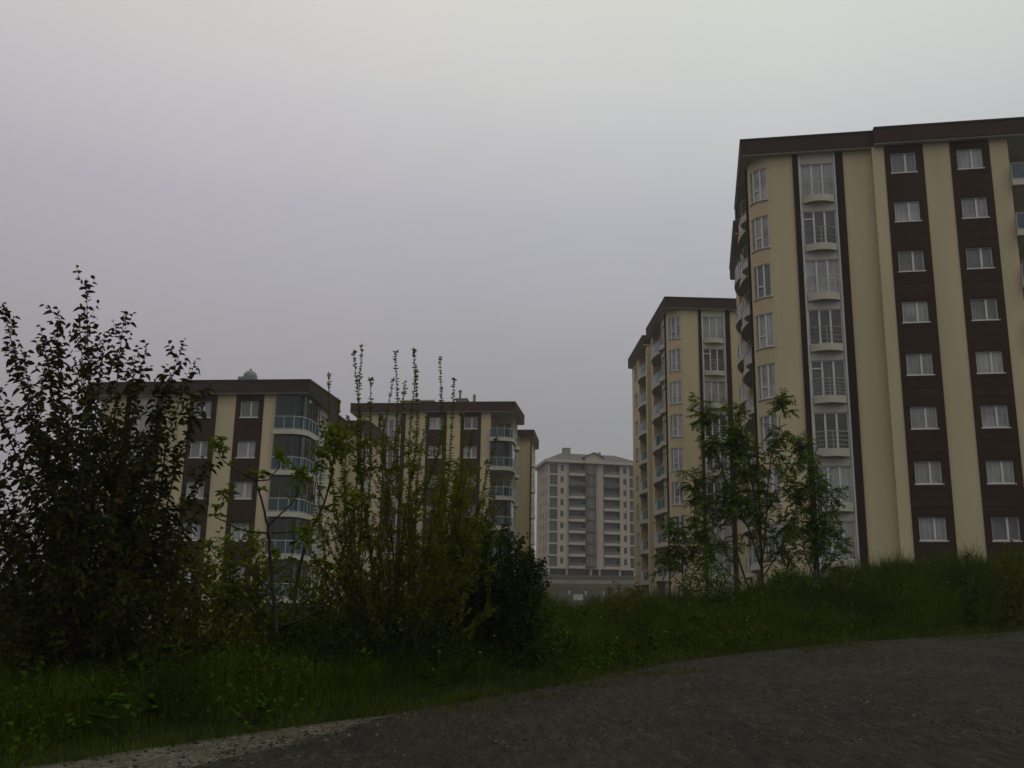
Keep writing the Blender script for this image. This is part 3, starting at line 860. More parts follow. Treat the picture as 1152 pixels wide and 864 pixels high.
for k, (px, py) in enumerate([(640.6, 668), (659, 668), (679, 669), (697, 669), (625.5, 691)]):
    Dk = 150 if k < 4 else 118
    q = at(px, py, Dk); z = float(ground_z(q[0], q[1]))
    g = MB(); g.tube([(0, 0, -.2), (0, 0, .35)], .08, 6); g.tube([(0, 0, .35), (0, 0, .58)], .13, 6)
    o = g.build('marker_post', M['pvc'], None); o.location = (q[0], q[1], z)
    tag(o, 'small white post on the slope below the retaining wall' if k < 4 else 'lone white post lower on the slope near the dark shrub', 'post', 'marker posts on the far slope')
pa = MB(); A0, A1 = at(622, 690, 104), at(640, 668, 168)
for k in range(24):
    for sx in (-1, 1):
        c_ = A0 + (A1 - A0) * k / 23; x_ = c_[0] + sx * 1.9 + .6 * math.sin(k * .4); pa.v.append((x_, c_[1], float(ground_z(x_, c_[1])) + .05))
    if k: n_ = len(pa.v); pa.f.append((n_ - 4, n_ - 3, n_ - 1, n_ - 2))
tag(pa.build('path', M['asphalt'], None), kind='structure')
q = at(650.5, 672, 85); z = float(ground_z(q[0], q[1]))
sg = empty('sign_board', (q[0], q[1], z)); tag(sg, 'blank white board on two legs standing below the far retaining wall', 'sign')
h = q[2] - z
g = MB(); g.box(-.40, .40, -.02, .02, h - .24, h + .24); g.build('panel', M['pvc'], sg)
for sx in (-.3, .3):
    g = MB(); g.tube([(sx, .05, -.2), (sx, .05, h + .2)], .03, 5); g.build('leg', M['metal_grey'], sg)


# ------------------------------------------------------------------ trees
def finish(name, tb, lv, label, cat, group, bark, leafm, trunk='trunk', crown='crown', base=None, fold=.25, droop=.25):
    p = base if base is not None else np.array(tb.v[0])
    root = empty(name, tuple(p)); tag(root, label, cat, group)
    inv = Matrix.Translation(-Vector([float(q) for q in p]))
    for o in (tb.build(trunk, M[bark], root, True), lv.build(crown, M[leafm], root, fold, droop)):
        o.data.transform(inv)
    return root


TG = 'young trees and tall bushes on the grassy bank'

# A: dense dark tree with upright leafy shoots
tb, lv = MB(), Leaves()
baseA = gpt(105, 14.2)
tops = [(3, 340, 14.0), (-30, 380, 14.4), (-60, 430, 13.8), (24, 392, 14.8), (45, 366, 13.9), (65, 346, 14.4), (97, 313, 14.2), (88, 352, 15.0), (118, 372, 13.6), (140, 350, 14.5), (152, 400, 14.9),
        (165, 388, 14.0), (184, 420, 14.4), (208, 380, 14.2), (222, 402, 14.6), (230, 440, 13.9), (238, 520, 14.5), (225, 570, 13.8), (30, 470, 13.5), (80, 440, 13.4), (130, 460, 13.4), (180, 480, 13.6), (-20, 520, 13.7), (60, 540, 13.2), (120, 560, 13.2), (170, 580, 13.3), (205, 620, 13.6), (20, 610, 13.5), (90, 640, 13.1), (150, 650, 13.2)]
for px, py, D in tops:
    tip = at(px, py, D); b = baseA + np.array([(px - 105) / 260 * .55 + rng.normal(0, .12), rng.normal(0, .25), 0]); b[2] = float(ground_z(b[0], b[1])) - .05
    h = tip - b
    mid = b + h * .45 + np.array([-h[0] * .10 + rng.normal(0, .08), rng.normal(0, .08), .0])
    mid2 = b + h * .75 + np.array([-h[0] * .04 + rng.normal(0, .05), rng.normal(0, .05), .0])
    st = curve([b, mid, mid2, tip], 16)
    grow(tb, lv, st, .022, .003, .13, .75, R_(38), .138, .078, .050, t0=.14, leafup=.0, up=.25, tipleaf=.30, jit=.7)
finish('leafy_tree', tb, lv, 'tall dark tree with many upright shoots of oval leaves, densest of the bank', 'tree', TG, 'bark', 'leaf_dark', base=baseA, droop=.35)
print('treeA leaves', len(lv.p))

# B: sparse fruit tree with curved bare limbs and leaf rosettes
tb, lv = MB(), Leaves(); DB = 14.9
baseB = gpt(318, DB)
limbs = [([(312, 700), (306, 654), (301, 592), (287, 538)], .034, .014, 0), ([(301, 600), (275, 597), (250, 585), (241, 578), (256, 556)], .016, .005, -.3), ([(288, 540), (262, 527), (248, 513), (246, 503)], .012, .004, -.5),
         ([(288, 540), (303, 539), (314, 524), (317, 513)], .012, .005, .3), ([(301, 592), (331, 563), (338, 543), (340, 531)], .013, .005, -.2), ([(318, 712), (342, 618), (364, 568), (374, 524), (378, 490)], .028, .006, .5),
         ([(306, 600), (331, 597), (359, 585), (371, 576)], .012, .004, .4), ([(346, 612), (370, 596), (388, 580), (398, 560)], .012, .004, .8), ([(308, 668), (280, 640), (250, 632), (232, 612)], .013, .004, -.6), ([(318, 705), (352, 690), (372, 672), (385, 650), (400, 622)], .020, .005, -.2),
         ([(305, 645), (326, 632), (330, 610), (345, 600)], .01, .004, -.5), ([(313, 690), (290, 668), (262, 660), (240, 668)], .012, .004, .4), ([(338, 640), (356, 634), (372, 640)], .01, .004, .3), ([(365, 566), (356, 540), (360, 515)], .009, .004, -.2)]
for pts, r0, r1, dd in limbs:
    P3 = [at(x, y, DB + dd * i / (len(pts) - 1)) for i, (x, y) in enumerate(pts)]
    if r0 > .025: P3[0] = baseB + np.array([(pts[0][0] - 312) * .01, 0, -.05])
    c = curve(P3, 22); c[1:-1] += rng.normal(0, .006, c[1:-1].shape); tb.tube(c, list(np.linspace(r0, r1, len(c))), 6)
    for k in [21] + list(rng.integers(7, 20, 3)):
        tufts = 1 if k < 21 else 3
        for q in range(tufts):
            tw = shoot(c[k], rv(1) * np.array([1, 1, .4]) + np.array([0, 0, .5]), rng.uniform(.05, .14), 3)
            tb.tube(tw, .003, 4)
            for j in range(rng.integers(5, 10)):
                lv.add(tw[-1], norm(rv(1) * np.array([1, 1, .5]) + np.array([0, 0, .35])), norm(rv(.5) + np.array([0, 0, 1.])), rng.uniform(.07, .14), rng.uniform(.04, .065))
for (x, y, n_, s_) in [(382, 495, 150, .20), (378, 508, 80, .2), (372, 487, 60, .14), (246, 505, 22, .1), (317, 514, 34, .12), (340, 534, 34, .12), (254, 558, 20, .1), (336, 548, 30, .14), (398, 562, 60, .2), (345, 602, 50, .2)]:
    c0 = at(x, y, DB + rng.normal(0, .15))
    for j in range(n_):
        lv.add(c0 + rv(s_ * .5), norm(rv(1) + np.array([0, 0, .2])), norm(rv(.6) + np.array([0, 0, 1.])), rng.uniform(.07, .13), rng.uniform(.04, .065))
finish('fruit_tree', tb, lv, 'sparse tree with dark curved bare limbs ending in small green leaf tufts', 'tree', TG, 'bark', 'leaf_fruit', base=baseB)

# C: tree of long upright whips
tb, lv = MB(), Leaves(); DC = 15.6
baseC = gpt(445, DC)
whips = [(370, 421, .5), (398, 397, -.2), (407, 390, .3), (417, 427, -.5), (445, 397, 0), (442, 428, .5), (466, 395, -.4), (468, 418, .3), (456, 432, -.6), (495, 404, .1), (511, 427, -.2), (380, 452, -.3), (392, 470, .6), (520, 466, .3), (531, 488, -.4),
         (558, 494, .2), (548, 520, -.6), (556, 545, .4), (430, 470, -.8), (480, 470, .8), (500, 480, -.7), (405, 500, .9), (398, 560, -.6), (535, 580, .7), (462, 520, -1.0), (430, 560, -.9), (490, 560, -.9), (515, 540, .0), (412, 610, -.7), (500, 620, -.8), (372, 590, .3), (385, 625, .2), (548, 575, .5), (560, 600, -.2), (362, 520, .2), (352, 560, -.3), (345, 610, .4), (540, 630, -.5)]
for px, py, dd in whips:
    tip = at(px, py, DC + dd); b = baseC + np.array([(px - 445) / 110 * .12 + rng.normal(0, .05), rng.normal(0, .15), 0]); b[2] = float(ground_z(b[0], b[1])) - .05
    h = tip - b
    st = curve([b, b + h * .36 + np.array([h[0] * .24, 0, 0]) + rv(.11), b + h * .70 + np.array([h[0] * .18, 0, 0]) + rv(.09), tip], 20)
    tb.tube(st, list(np.linspace(.013, .0035, 20)), 5)
    leaf_along(lv, st, .20, .038, .068, .036, .35, out=1.0, pair=2, jit=.5, taper=False)
    for q in range(9): lv.add(st[-1] + rv(.012), norm(rv(1) + np.array([0, 0, .7])), norm(rv(1) + np.array([0, 0, .6])), .06, .03)
    n_sh = int(np.linalg.norm(h) * 6.5)
    for q in range(n_sh):
        f = rng.uniform(.12, .70); k = int(f * 19); p = st[k] * (1 - (f * 19 - k)) + st[k + 1] * (f * 19 - k)
        tg = norm(st[k + 1] - st[k]); dr = norm(tg * .9 + norm(rv(1)) * .9 + np.array([0, 0, .2]))
        s = shoot(p, dr, rng.uniform(.15, .52) * (1.15 - .75 * f), 4, .3, .3); tb.tube(s, list(np.linspace(.003, .0012, len(s))), 4)
        leaf_along(lv, s, .06, .034, .068, .036, .3, pair=2, jit=.6)
for q in range(26):      # arching side branches
    y0 = rng.uniform(500, 650); x0 = 445 + rng.normal(0, 22); p = at(x0, y0, DC + rng.normal(0, .3)); sg = rng.choice([-1, 1])
    pts = [p]; d = norm(np.array([sg * rng.uniform(.5, 1.1), rng.normal(0, .5), rng.uniform(.5, 1.0)])); L = rng.uniform(.6, 1.15)
    for k in range(8): d = norm(d + np.array([sg * .06, 0, -.13]) + rv(.08)); pts.append(pts[-1] + d * L / 8)
    pts = np.array(pts); tb.tube(pts, list(np.linspace(.006, .0018, 9)), 4); leaf_along(lv, pts, .1, .034, .075, .042, .2, pair=2, jit=.6)
finish('whip_tree', tb, lv, 'yellow-green tree of long bare-tipped whips rising like a fan above the roofs', 'tree', TG, 'bark', 'leaf_whip', base=baseC)
print('treeC leaves', len(lv.p))


# shrubs: a fan of leafy stems
def shrub(name, px, D, wpx, top, label, cat, leafm, L, W, nst, step=.05, bl=.4, pair=1, base_py=None, bark='bark', depth=.8, ang=42, lean=0, droop=.3, group=TG, core=0):
    tb, lv = MB(), Leaves(); b0 = gpt(px, D)
    for k in range(nst):
        f = (k + .5) / nst * 2 - 1 + rng.normal(0, .12); f = max(-1.05, min(1.05, f))
        ty = top + (1 - math.sqrt(max(0, 1 - min(1, abs(f)) ** 2))) * (abs(at(px, 700, D)[2] - b0[2]) * 1130 / D + 700 - top) * .62 + abs(rng.normal(0, .10)) * (690 - top)
        tip = at(px + f * wpx / 2 + lean, ty, D + rng.normal(0, depth * .5))
        b = b0 + np.array([f * wpx / 2 / 1130 * D * .35 + rng.normal(0, .05), rng.normal(0, depth * .25), 0]); b[2] = float(ground_z(b[0], b[1])) - .04
        h = tip - b
        st = curve([b, b + h * .5 + np.array([-h[0] * .10, 0, .04]) + rv(.03), tip], 12)
        grow(tb, lv, st, .010, .0025, .10, bl, R_(ang), L * 1.4, W * 1.4, step, t0=.06, leafup=.15, up=.2, pair=pair, tipleaf=.15, jit=.6)
    return finish(name, tb, lv, label, cat, group, bark, leafm, 'stem', 'foliage', b0, droop=droop), len(lv.p)


BG = 'low bushes along the bank'
S = []
S.append(shrub('dense_shrub', 545, 17.0, 150, 585, 'dense dark rounded shrub at the end of the thicket, in front of the hazy tower', 'shrub', 'leaf_bush', .08, .042, 38, .036, .5, depth=1.2))
S.append(shrub('dense_shrub', 588, 16.6, 70, 612, 'smaller dark green shrub at the very end of the thicket, lowest before the hazy tower', 'shrub', 'leaf_bush', .07, .038, 16, .04, .4, depth=.8))
S.append(shrub('feathery_shrub', 505, 17.6, 105, 505, 'feathery shrub with small leaf sprays rising behind the dense rounded shrub', 'shrub', 'leaf_whip', .05, .024, 20, .036, .5, pair=2, lean=14, depth=1.0))
S.append(shrub('broad_bush', 14, 16.4, 130, 556, 'yellow-green bush half hidden behind the tall dark tree at the frame edge', 'bush', 'leaf_olive', .085, .055, 16, .06, .55, group=BG))
S.append(shrub('broad_bush', 200, 15.2, 110, 606, 'olive bush with brownish tips beside the tall dark tree', 'bush', 'leaf_olive', .08, .046, 15, .058, .55, group=BG))
S.append(shrub('broad_bush', 272, 16.4, 110, 590, 'light green bush behind the curved bare limbs of the sparse tree', 'bush', 'leaf_fruit', .09, .055, 14, .065, .55, group=BG))
S.append(shrub('broad_bush', 352, 16.6, 100, 622, 'loose green bush at the foot of the sparse tree', 'bush', 'leaf_fruit', .075, .048, 13, .068, .5, group=BG))
S.append(shrub('broad_bush', 425, 16.8, 100, 630, 'small-leaved bush around the foot of the whip tree', 'bush', 'leaf_olive', .07, .042, 13, .058, .5, group=BG))
S.append(shrub('low_bush', 92, 13.5, 230, 636, 'nearly black low bush under the tall dark tree', 'bush', 'leaf_dark', .085, .05, 34, .046, .45, group=BG))
S.append(shrub('low_bush', 222, 14.6, 170, 686, 'dull low bush spreading between the dark tree and the sparse tree', 'bush', 'leaf_olive', .065, .038, 17, .05, .36, group=BG))
S.append(shrub('low_bush', 362, 14.9, 110, 694, 'wide low mat of dark green nettles before the sparse tree', 'bush', 'leaf_bush', .065, .04, 18, .045, .3, group=BG))
S.append(shrub('low_bush', 462, 15.4, 130, 696, 'flat-topped dark green bush before the whip tree', 'bush', 'leaf_bush', .065, .04, 20, .045, .3, group=BG))
print('shrub leaves', [n for _, n in S])


# E: ash saplings with compound leaves
def ash(name, stems, baseD, basepx, label, leafstep=.10, leafL=.085, r0=.035, blen=.75, group=TG, cl=.30):
    tb, lv = MB(), Leaves(); b0 = gpt(basepx, baseD)
    def comp(p, d):
        d = norm(d + np.array([0, 0, -.15])); L = cl * rng.uniform(.6, 1.15); pts = [np.array(p)]
        for k in range(5): d = norm(d + np.array([0, 0, -.16]) + rv(.05)); pts.append(pts[-1] + d * L / 5)
        pts = np.array(pts); tb.tube(pts, .0018, 3)
        sd = norm(np.cross(d, np.array([0, 0, 1.])))
        for k in range(1, 6):
            for sg in (-1, 1):
                lv.add(pts[k], norm(sd * sg + d * .55 + np.array([0, 0, -.25]) + rv(.15)), norm(np.array([0, 0, 1.]) + rv(.35)), leafL * rng.uniform(.75, 1.25), leafL * .44)
        lv.add(pts[-1], d, norm(np.array([0, 0, 1.]) + rv(.3)), leafL, leafL * .36)
    for pts, dd, rs in stems:
        P3 = [at(x, y, baseD + dd * i / (len(pts) - 1)) for i, (x, y) in enumerate(pts)]
        if rs >= .9: P3[0] = b0 + np.array([(pts[0][0] - basepx) * .004, 0, -.05])
        c = curve(P3, 18); c[1:-1] += rng.normal(0, .012, c[1:-1].shape)
        tb.tube(c, list(np.linspace(r0 * rs, .006, 18)), 6)
        seg = np.linalg.norm(np.diff(c, axis=0), axis=1); tot = seg.sum()
        nb = int(tot / .125)
        for q in range(nb):
            f = rng.uniform(.12 if rs < .9 else .33, 1.0); k = min(int(f * 17), 16); p = c[k] + (c[k + 1] - c[k]) * (f * 17 - k); tg = norm(c[k + 1] - c[k])
            L = blen * rng.uniform(.3, 1.0) * (1.15 - .75 * f)
            s = shoot(p, norm(tg * .7 + norm(rv(1)) * .9), L, 5, .35, .3); tb.tube(s, list(np.linspace(.007, .0025, len(s))), 4)
            for k2 in range(2, len(s)):
                for j in range(1 if k2 < len(s) - 1 else 3): comp(s[k2], norm(rv(1) + norm(s[k2] - s[k2 - 1]) * .9))
        for j in range(5): comp(c[-1], norm(rv(1) + np.array([0, 0, .8])))
    finish(name, tb, lv, label, 'tree', group, 'bark_grey', 'leaf_ash', base=b0, droop=.15)
    return len(lv.p)


n = ash('ash_sapling', [([(857, 670), (858, 627), (852, 588), (846, 540), (838, 498), (824, 460)], .4, 1.), ([(858, 632), (862, 585), (866, 520), (876, 486), (879, 455)], -.5, .8), ([(857, 640), (840, 588), (818, 545), (804, 500), (786, 453)], .2, .8),
                        ([(830, 672), (829, 620), (826, 560), (828, 510), (830, 478)], -.3, .9), ([(852, 590), (880, 548), (893, 520), (902, 497)], .6, .6), ([(857, 650), (882, 610), (896, 570), (893, 545)], -.6, .6), ([(829, 640), (806, 606), (792, 578), (784, 548)], .5, .55), ([(858, 640), (874, 628), (884, 606), (890, 590)], .8, .5), ([(829, 655), (812, 636), (800, 622), (790, 600)], -.5, .5), ([(840, 588), (812, 570), (790, 556), (772, 531)], .4, .45)], 26.0, 855,
        'ash-like tree with several thin stems and drooping divided leaves before the apartment blocks')
n2 = ash('ash_sapling', [([(917, 668), (918, 622), (916, 575), (913, 518)], .2, 1.), ([(917, 640), (926, 600), (930, 560), (924, 538)], -.3, .7), ([(917, 650), (905, 622), (902, 585), (899, 556)], .3, .6), ([(918, 656), (934, 634), (942, 610), (938, 588)], .3, .5)], 25.0, 917, 'narrow upright sapling of divided leaves against a brown trim strip', blen=.55)
n3 = ash('ash_sapling', [([(770, 672), (768, 640), (764, 612), (756, 590)], .2, 1.), ([(768, 655), (778, 620), (786, 590), (790, 570)], -.2, .7), ([(769, 660), (752, 640), (748, 618)], .3, .5)], 25.5, 769, 'low thin sapling before the curved side balconies', blen=.42, r0=.02)
print('ash', n, n2, n3)
S = [shrub('crest_bush', 800, 24.5, 90, 628, 'low bush under the ash-like tree on the crest', 'bush', 'leaf_ash', .10, .045, 12, .07, .45, group='bushes on the crest'),
     shrub('crest_bush', 884, 24.6, 80, 634, 'low bush between the ash-like tree and the narrow sapling', 'bush', 'leaf_ash', .10, .045, 12, .07, .45, group='bushes on the crest'),
     shrub('crest_bush', 945, 25.0, 50, 632, 'small loose bush beside the white bay of the nearest block', 'bush', 'leaf_olive', .09, .045, 7, .08, .4, group='bushes on the crest'),
     shrub('tall_weed', 1090, 23.2, 26, 618, 'tall leafy weed standing alone above the crest below a brown window column', 'weed', 'leaf_bush', .11, .05, 3, .06, .22, group='weeds on the crest'),
     shrub('crest_bush', 1140, 23.2, 50, 606, 'yellowish bush on the crest at the frame edge before the lowest window', 'bush', 'leaf_olive', .09, .045, 8, .07, .4, group='bushes on the crest'),
     shrub('crest_bush', 700, 22.5, 60, 655, 'reddish-green low bush on the crest before the far concrete wall', 'bush', 'leaf_olive', .08, .04, 9, .06, .3, group='bushes on the crest')]


for px, D, wp, top in ((612, 92, 22, 664), (668, 120, 16, 672), (690, 105, 26, 668), (716, 96, 20, 654), (636, 140, 12, 674)):
    shrub('slope_bush', px, D, wp, top, 'small dull bush on the bare slope below the far concrete wall', 'bush', 'leaf_olive', .30, .2, 7, .25, 1.0, group='bushes on the far slope', depth=1.5)


# ------------------------------------------------------------------ grass and weeds
def patch_noise(x, y, s, o): return np.array([mnoise.noise(Vector((a * s + o, b * s, o))) for a, b in zip(x, y)])


def blades(name, n, urange, hfun, wid, mat, label, bend=.35, dens=None, xr=(-10, 26), yr=(7.5, 36)):
    X = rng.uniform(*xr, n * 6); Y = rng.uniform(*yr, n * 6)
    keep = np.abs(X) < .56 * Y + 1.2; X, Y = X[keep], Y[keep]
    U = edge_u(X, Y); keep = (U > urange[0]) & (U < urange[1]); X, Y, U = X[keep], Y[keep], U[keep]
    if dens is not None:
        k = rng.random(len(X)) < dens(X, Y, U); X, Y, U = X[k], Y[k], U[k]
    X, Y, U = X[:n], Y[:n], U[:n]; n = len(X)
    pn = patch_noise(X, Y, .8, 3.3); H = hfun(U, pn, X) * rng.uniform(.55, 1.2, n)
    Z = ground_z(X, Y) - .02
    pn2 = patch_noise(X, Y, 2.6, 7.7); H = H * (1 + .55 * pn2); th = rng.uniform(0, 2 * np.pi, n); be = rng.normal(bend, .18, n).clip(.02, 1.1) * H; fx = rng.uniform(0, 2 * np.pi, n)
    cx, sx = np.cos(fx), np.sin(fx); w = wid * rng.uniform(.6, 1.3, n)
    dx, dy = np.cos(th) * be, np.sin(th) * be
    B = np.stack([X, Y, Z], -1); wv = np.stack([cx, sx, 0 * cx], -1) * w[:, None] * .5
    m1 = B + np.stack([dx * .22, dy * .22, H * .5], -1); m2 = B + np.stack([dx * .6, dy * .6, H * .82], -1); tp = B + np.stack([dx, dy, H * (1 - .12 * (be / H))], -1)
    V = np.stack([B - wv, B + wv, m1 + wv * .85, m1 - wv * .85, m2 + wv * .55, m2 - wv * .55, tp], 1).reshape(-1, 3)
    i = np.arange(n)[:, None] * 7
    L = np.concatenate([i + np.array([[0, 1, 2, 3]]), i + np.array([[3, 2, 4, 5]]), i + np.array([[5, 4, 6]])], 1).reshape(-1)
    o = np_mesh(name, V, L, np.tile([4, 4, 3], n), M[mat]); tag(o, label, None, None, 'stuff')
    print(name, n); return o


hx = lambda X: .75 + .25 * sstep(-2, 8, X) + .05 * sstep(7, 10, X)
blades('grass', 150000, (-.05, 8.5), lambda u, p, X: (.14 + .36 * sstep(.1, 2.6, u) * (1 + 1.3 * p)) * hx(X), .011, 'grass', 'rough uncut green grass covering the bank above the road')
blades('tall_grass', 30000, (1.2, 8.0), lambda u, p, X: (.48 + .45 * p + .22 * sstep(2, 4.5, u)) * hx(X), .010, 'grass', 'taller grass stems along the top of the bank', bend=.28)
blades('dry_stalks', 2400, (1.5, 7.0), lambda u, p, X: (.72 + .25 * p) * hx(X), .006, 'straw', 'thin dry seed stalks standing out of the grass', bend=.22, dens=lambda X, Y, U: np.clip(.25 + .5 * sstep(2, 12, X), 0, 1))
blades('verge_grass', 24000, (-1.0, .35), lambda u, p, X: .07 + .05 * (u > 0) + .06 * np.clip(p, 0, 1), .011, 'moss', 'short yellowish grass creeping onto the asphalt edge', bend=.6,
       dens=lambda X, Y, U: np.clip((patch_noise(X, Y, .55, 8.1) + .02) * 3.4 - np.clip(-U, 0, 1) * .8 + sum(1.5 * np.exp(-((X - a) ** 2 + (Y - b) ** 2) / r ** 2) for a, b, r in ((-.55, 13.0, .6), (.1, 13.6, .5), (2.3, 16.4, .8), (1.5, 15.3, .5), (6.2, 20.0, .9), (9.6, 21.2, .8))), 0, 1))

for a, b, r in ((-.55, 12.9, .55), (.2, 13.75, .6), (2.4, 16.3, .8), (1.3, 15.0, .5), (6.3, 19.9, 1.0), (9.7, 21.0, .9), (4.2, 18.6, .5)):
    blades('verge_grass', int(1500 * r * r) + 300, (-1.6, .3), lambda u, p, X: .045 + .05 * rng.random(len(u)), .012, 'moss', 'low yellowish grass mat spreading from the bank onto the asphalt', bend=.7,
           dens=lambda X, Y, U: np.exp(-(((X - a) + .5 * (Y - b)) ** 2 / (r * .9) ** 2 + ((Y - b) - .5 * (X - a)) ** 2 / (r * .5) ** 2)) * (.4 + patch_noise(X, Y, 3.0, 5.5)).clip(0, 1) * 1.6, xr=(a - 2 * r, a + 2 * r), yr=(b - 2 * r, b + 2 * r))

# broad-leaved weeds hugging the road edge and filling the bank
lv = Leaves(); N = 26000
X = rng.uniform(-9, 25, N * 5); Y = rng.uniform(8, 32, N * 5); k = np.abs(X) < .56 * Y + 1; X, Y = X[k], Y[k]; U = edge_u(X, Y)
pn = patch_noise(X, Y, .45, 21.0)
k = (U > .05) & (U < 6.5) & (rng.random(len(X)) < np.clip((pn + .06) * 2.4 + .35 * (U < 1.1) * (X > -1), 0, 1)); X, Y, U, pn = X[k][:N], Y[k][:N], U[k][:N], pn[k][:N]
Zg = ground_z(X, Y)
for x, y, u, z, q in zip(X, Y, U, Zg, pn):
    h = (.10 + .30 * max(0, q + .15) + .10 * min(1, u)) * rng.uniform(.25, 1.15)
    lv.add(np.array([x, y, z + h]), norm(rv(1) * np.array([1, 1, .35]) + np.array([0, 0, .15])), norm(rv(.35) + np.array([0, 0, 1.])), rng.uniform(.045, .10), rng.uniform(.03, .06))
for _ in range(150):      # dock-like clumps
    x = rng.uniform(-7, 19); y = float(np.interp(x, EDGE[:, 0], EDGE[:, 1])) + rng.uniform(.5, 5.0); u = float(edge_u(x, y))
    if u < .25: continue
    z = float(ground_z(x, y)); sc = rng.uniform(.6, 1.2)
    for j in range(rng.integers(9, 20)):
        a = rng.uniform(0, 6.28); lv.add(np.array([x, y, z + rng.uniform(.05, .35) * sc]) + rv(.05), np.array([math.cos(a), math.sin(a), rng.uniform(.1, 1.1)]), norm(np.array([-math.cos(a), -math.sin(a), .8]) + rv(.2)), rng.uniform(.13, .24) * sc, rng.uniform(.05, .10) * sc)
tag(lv.build('weeds', M['weed']), 'dark broad-leaved weeds between the grass along the road edge', None, None, 'stuff')
print('weeds', len(lv.p))

# small yellow flower heads in the grass
for nm, mt, cnt, lab, xr in (('yellow_blossoms', 'flower', 22, 'tiny yellow flower heads scattered in the bank grass', (-2, 6)), ('pale_blossoms', 'flower_w', 22, 'pale pinkish flower heads among the crest grass', (7.5, 11.5))):
    fb_ = MB(); sk_ = MB()
    for _ in range(cnt):
        x = random.uniform(*xr); y = float(np.interp(x, EDGE[:, 0], EDGE[:, 1])) + random.uniform(1, 4.5); z = float(ground_z(x, y))
        h = random.uniform(.35, .6) if nm[0] == 'y' else random.uniform(.5, .95); r = random.uniform(.012, .022)
        sk_.tube([(x, y, z), (x, y, z + h - .012)], .003, 3)
        fb_.add([(x + r * math.cos(a), y + r * math.sin(a), z + h + .006 * (j % 2)) for j, a in enumerate(np.linspace(0, 2 * math.pi, 11)[:-1])] + [(x, y, z + h + .012), (x, y, z + h - .012)],
                [(j, (j + 1) % 10, 10) for j in range(10)] + [((j + 1) % 10, j, 11) for j in range(10)])
    fo_ = tag(fb_.build(nm, M[mt]), lab, None, None, 'stuff'); sk_.build('stalk', M['stalk'], fo_)

# ------------------------------------------------------------------ haze
hz = MB(); hz.box(-380, 380, -60, 440, -15.5, 47.5)
t = NT('mist'); v = t.n('ShaderNodeVolumePrincipled'); v.inputs['Color'].default_value = (.90, .90, .93, 1); v.inputs['Density'].default_value = .00048; v.inputs['Anisotropy'].default_value = .25
t.l(v.outputs[0], t.out.inputs['Volume'])
ho = hz.build('haze', t.m); tag(ho, 'thin grey mist in the air', None, None, 'stuff')

# ------------------------------------------------------------------ overcast sky, one soft sun
w = bpy.data.worlds.new('World'); scene.world = w; w.use_nodes = True
wt = w.node_tree; wt.nodes.clear()
W_ = lambda typ: wt.nodes.new(typ)
SE, SA = R_(52), R_(118)       # sun elevation, compass angle from +Y towards +X
sky = W_('ShaderNodeTexSky'); sky.sky_type = 'NISHITA'; sky.sun_disc = False; sky.sun_elevation = SE; sky.sun_rotation = SA; sky.dust_density = 6; sky.air_density = 1.2
bw = W_('ShaderNodeHueSaturation'); bw.inputs['Saturation'].default_value = .12; wt.links.new(sky.outputs[0], bw.inputs['Color'])
tc = W_('ShaderNodeTexCoord'); sp = W_('ShaderNodeSeparateXYZ'); wt.links.new(tc.outputs['Generated'], sp.inputs[0])
rm = W_('ShaderNodeValToRGB'); e = rm.color_ramp.elements
stops = [(0.0, (2.8, 2.82, 2.98)), (.19, (3.45, 3.47, 3.68)), (.385, (5.2, 5.2, 5.9)), (.50, (7.0, 7.1, 7.2)), (.60, (8.2, 8.3, 7.7)), (1.0, (8.0, 8.1, 7.5))]
while len(e) < len(stops): e.new(.5)
for el, (p_, c_) in zip(e, stops): el.position = p_; el.color = (*c_, 1)
wt.links.new(sp.outputs['Z'], rm.inputs['Fac'])
nz = W_('ShaderNodeTexNoise'); nz.inputs['Scale'].default_value = 1.3; nz.inputs['Detail'].default_value = 4; wt.links.new(tc.outputs['Generated'], nz.inputs['Vector'])
nr = W_('ShaderNodeMapRange'); nr.inputs['From Min'].default_value = .3; nr.inputs['From Max'].default_value = .7; nr.inputs['To Min'].default_value = .93; nr.inputs['To Max'].default_value = 1.07; wt.links.new(nz.outputs['Fac'], nr.inputs['Value'])
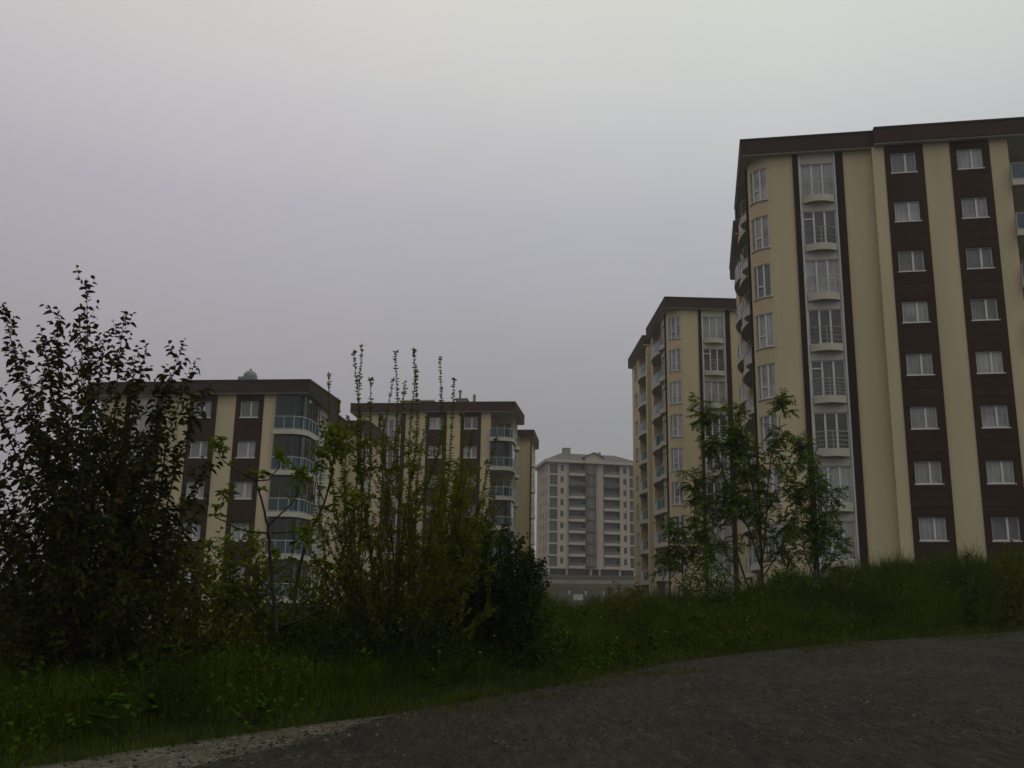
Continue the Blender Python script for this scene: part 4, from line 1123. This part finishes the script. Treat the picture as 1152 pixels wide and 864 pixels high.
# slow change of the cloud from one side to the other: greenish white towards the veiled sun, lilac grey away from it
sr = W_('ShaderNodeValToRGB'); e = sr.color_ramp.elements
e[0].position = .2; e[0].color = (1.05, .97, .985, 1); e[1].position = .8; e[1].color = (1.05, 1.10, 1.04, 1)
mp_ = W_('ShaderNodeMapRange'); mp_.inputs['From Min'].default_value = -1; mp_.inputs['From Max'].default_value = 1; wt.links.new(sp.outputs['X'], mp_.inputs['Value']); wt.links.new(mp_.outputs[0], sr.inputs['Fac'])


def wmul(a, b):
    x = W_('ShaderNodeMix'); x.data_type = 'RGBA'; x.blend_type = 'MULTIPLY'; x.inputs[0].default_value = 1
    wt.links.new(a, x.inputs[6]); wt.links.new(b, x.inputs[7]); return x.outputs[2]


cl = wmul(wmul(rm.outputs[0], sr.outputs[0]), nr.outputs[0])
mx = W_('ShaderNodeMix'); mx.data_type = 'RGBA'; mx.inputs[0].default_value = .9
wt.links.new(bw.outputs[0], mx.inputs[6]); wt.links.new(cl, mx.inputs[7])
bg = W_('ShaderNodeBackground'); bg.inputs['Strength'].default_value = .1; wt.links.new(mx.outputs[2], bg.inputs['Color'])
wo_ = W_('ShaderNodeOutputWorld'); wt.links.new(bg.outputs[0], wo_.inputs['Surface'])

sl = bpy.data.lights.new('sun', 'SUN'); sl.energy = .5; sl.angle = R_(40); sl.color = (1, .96, .9)
so = bpy.data.objects.new('sun', sl); col.objects.link(so)
sd = Vector((math.sin(SA) * math.cos(SE), math.cos(SA) * math.cos(SE), math.sin(SE)))
so.rotation_euler = sd.to_track_quat('Z', 'Y').to_euler(); so.location = (30, -20, 60)

vs = scene.view_settings; vs.view_transform = 'Standard'; vs.look = 'None'; vs.gamma = 1; vs.exposure = -.25; vs.use_curve_mapping = False
cy = scene.cycles
cy.max_bounces = 6; cy.diffuse_bounces = 3; cy.glossy_bounces = 3; cy.transmission_bounces = 4; cy.transparent_max_bounces = 8; cy.volume_bounces = 1
cy.use_denoising = True
try: cy.denoiser = 'OPENIMAGEDENOISE'
except Exception as ex: print(ex)
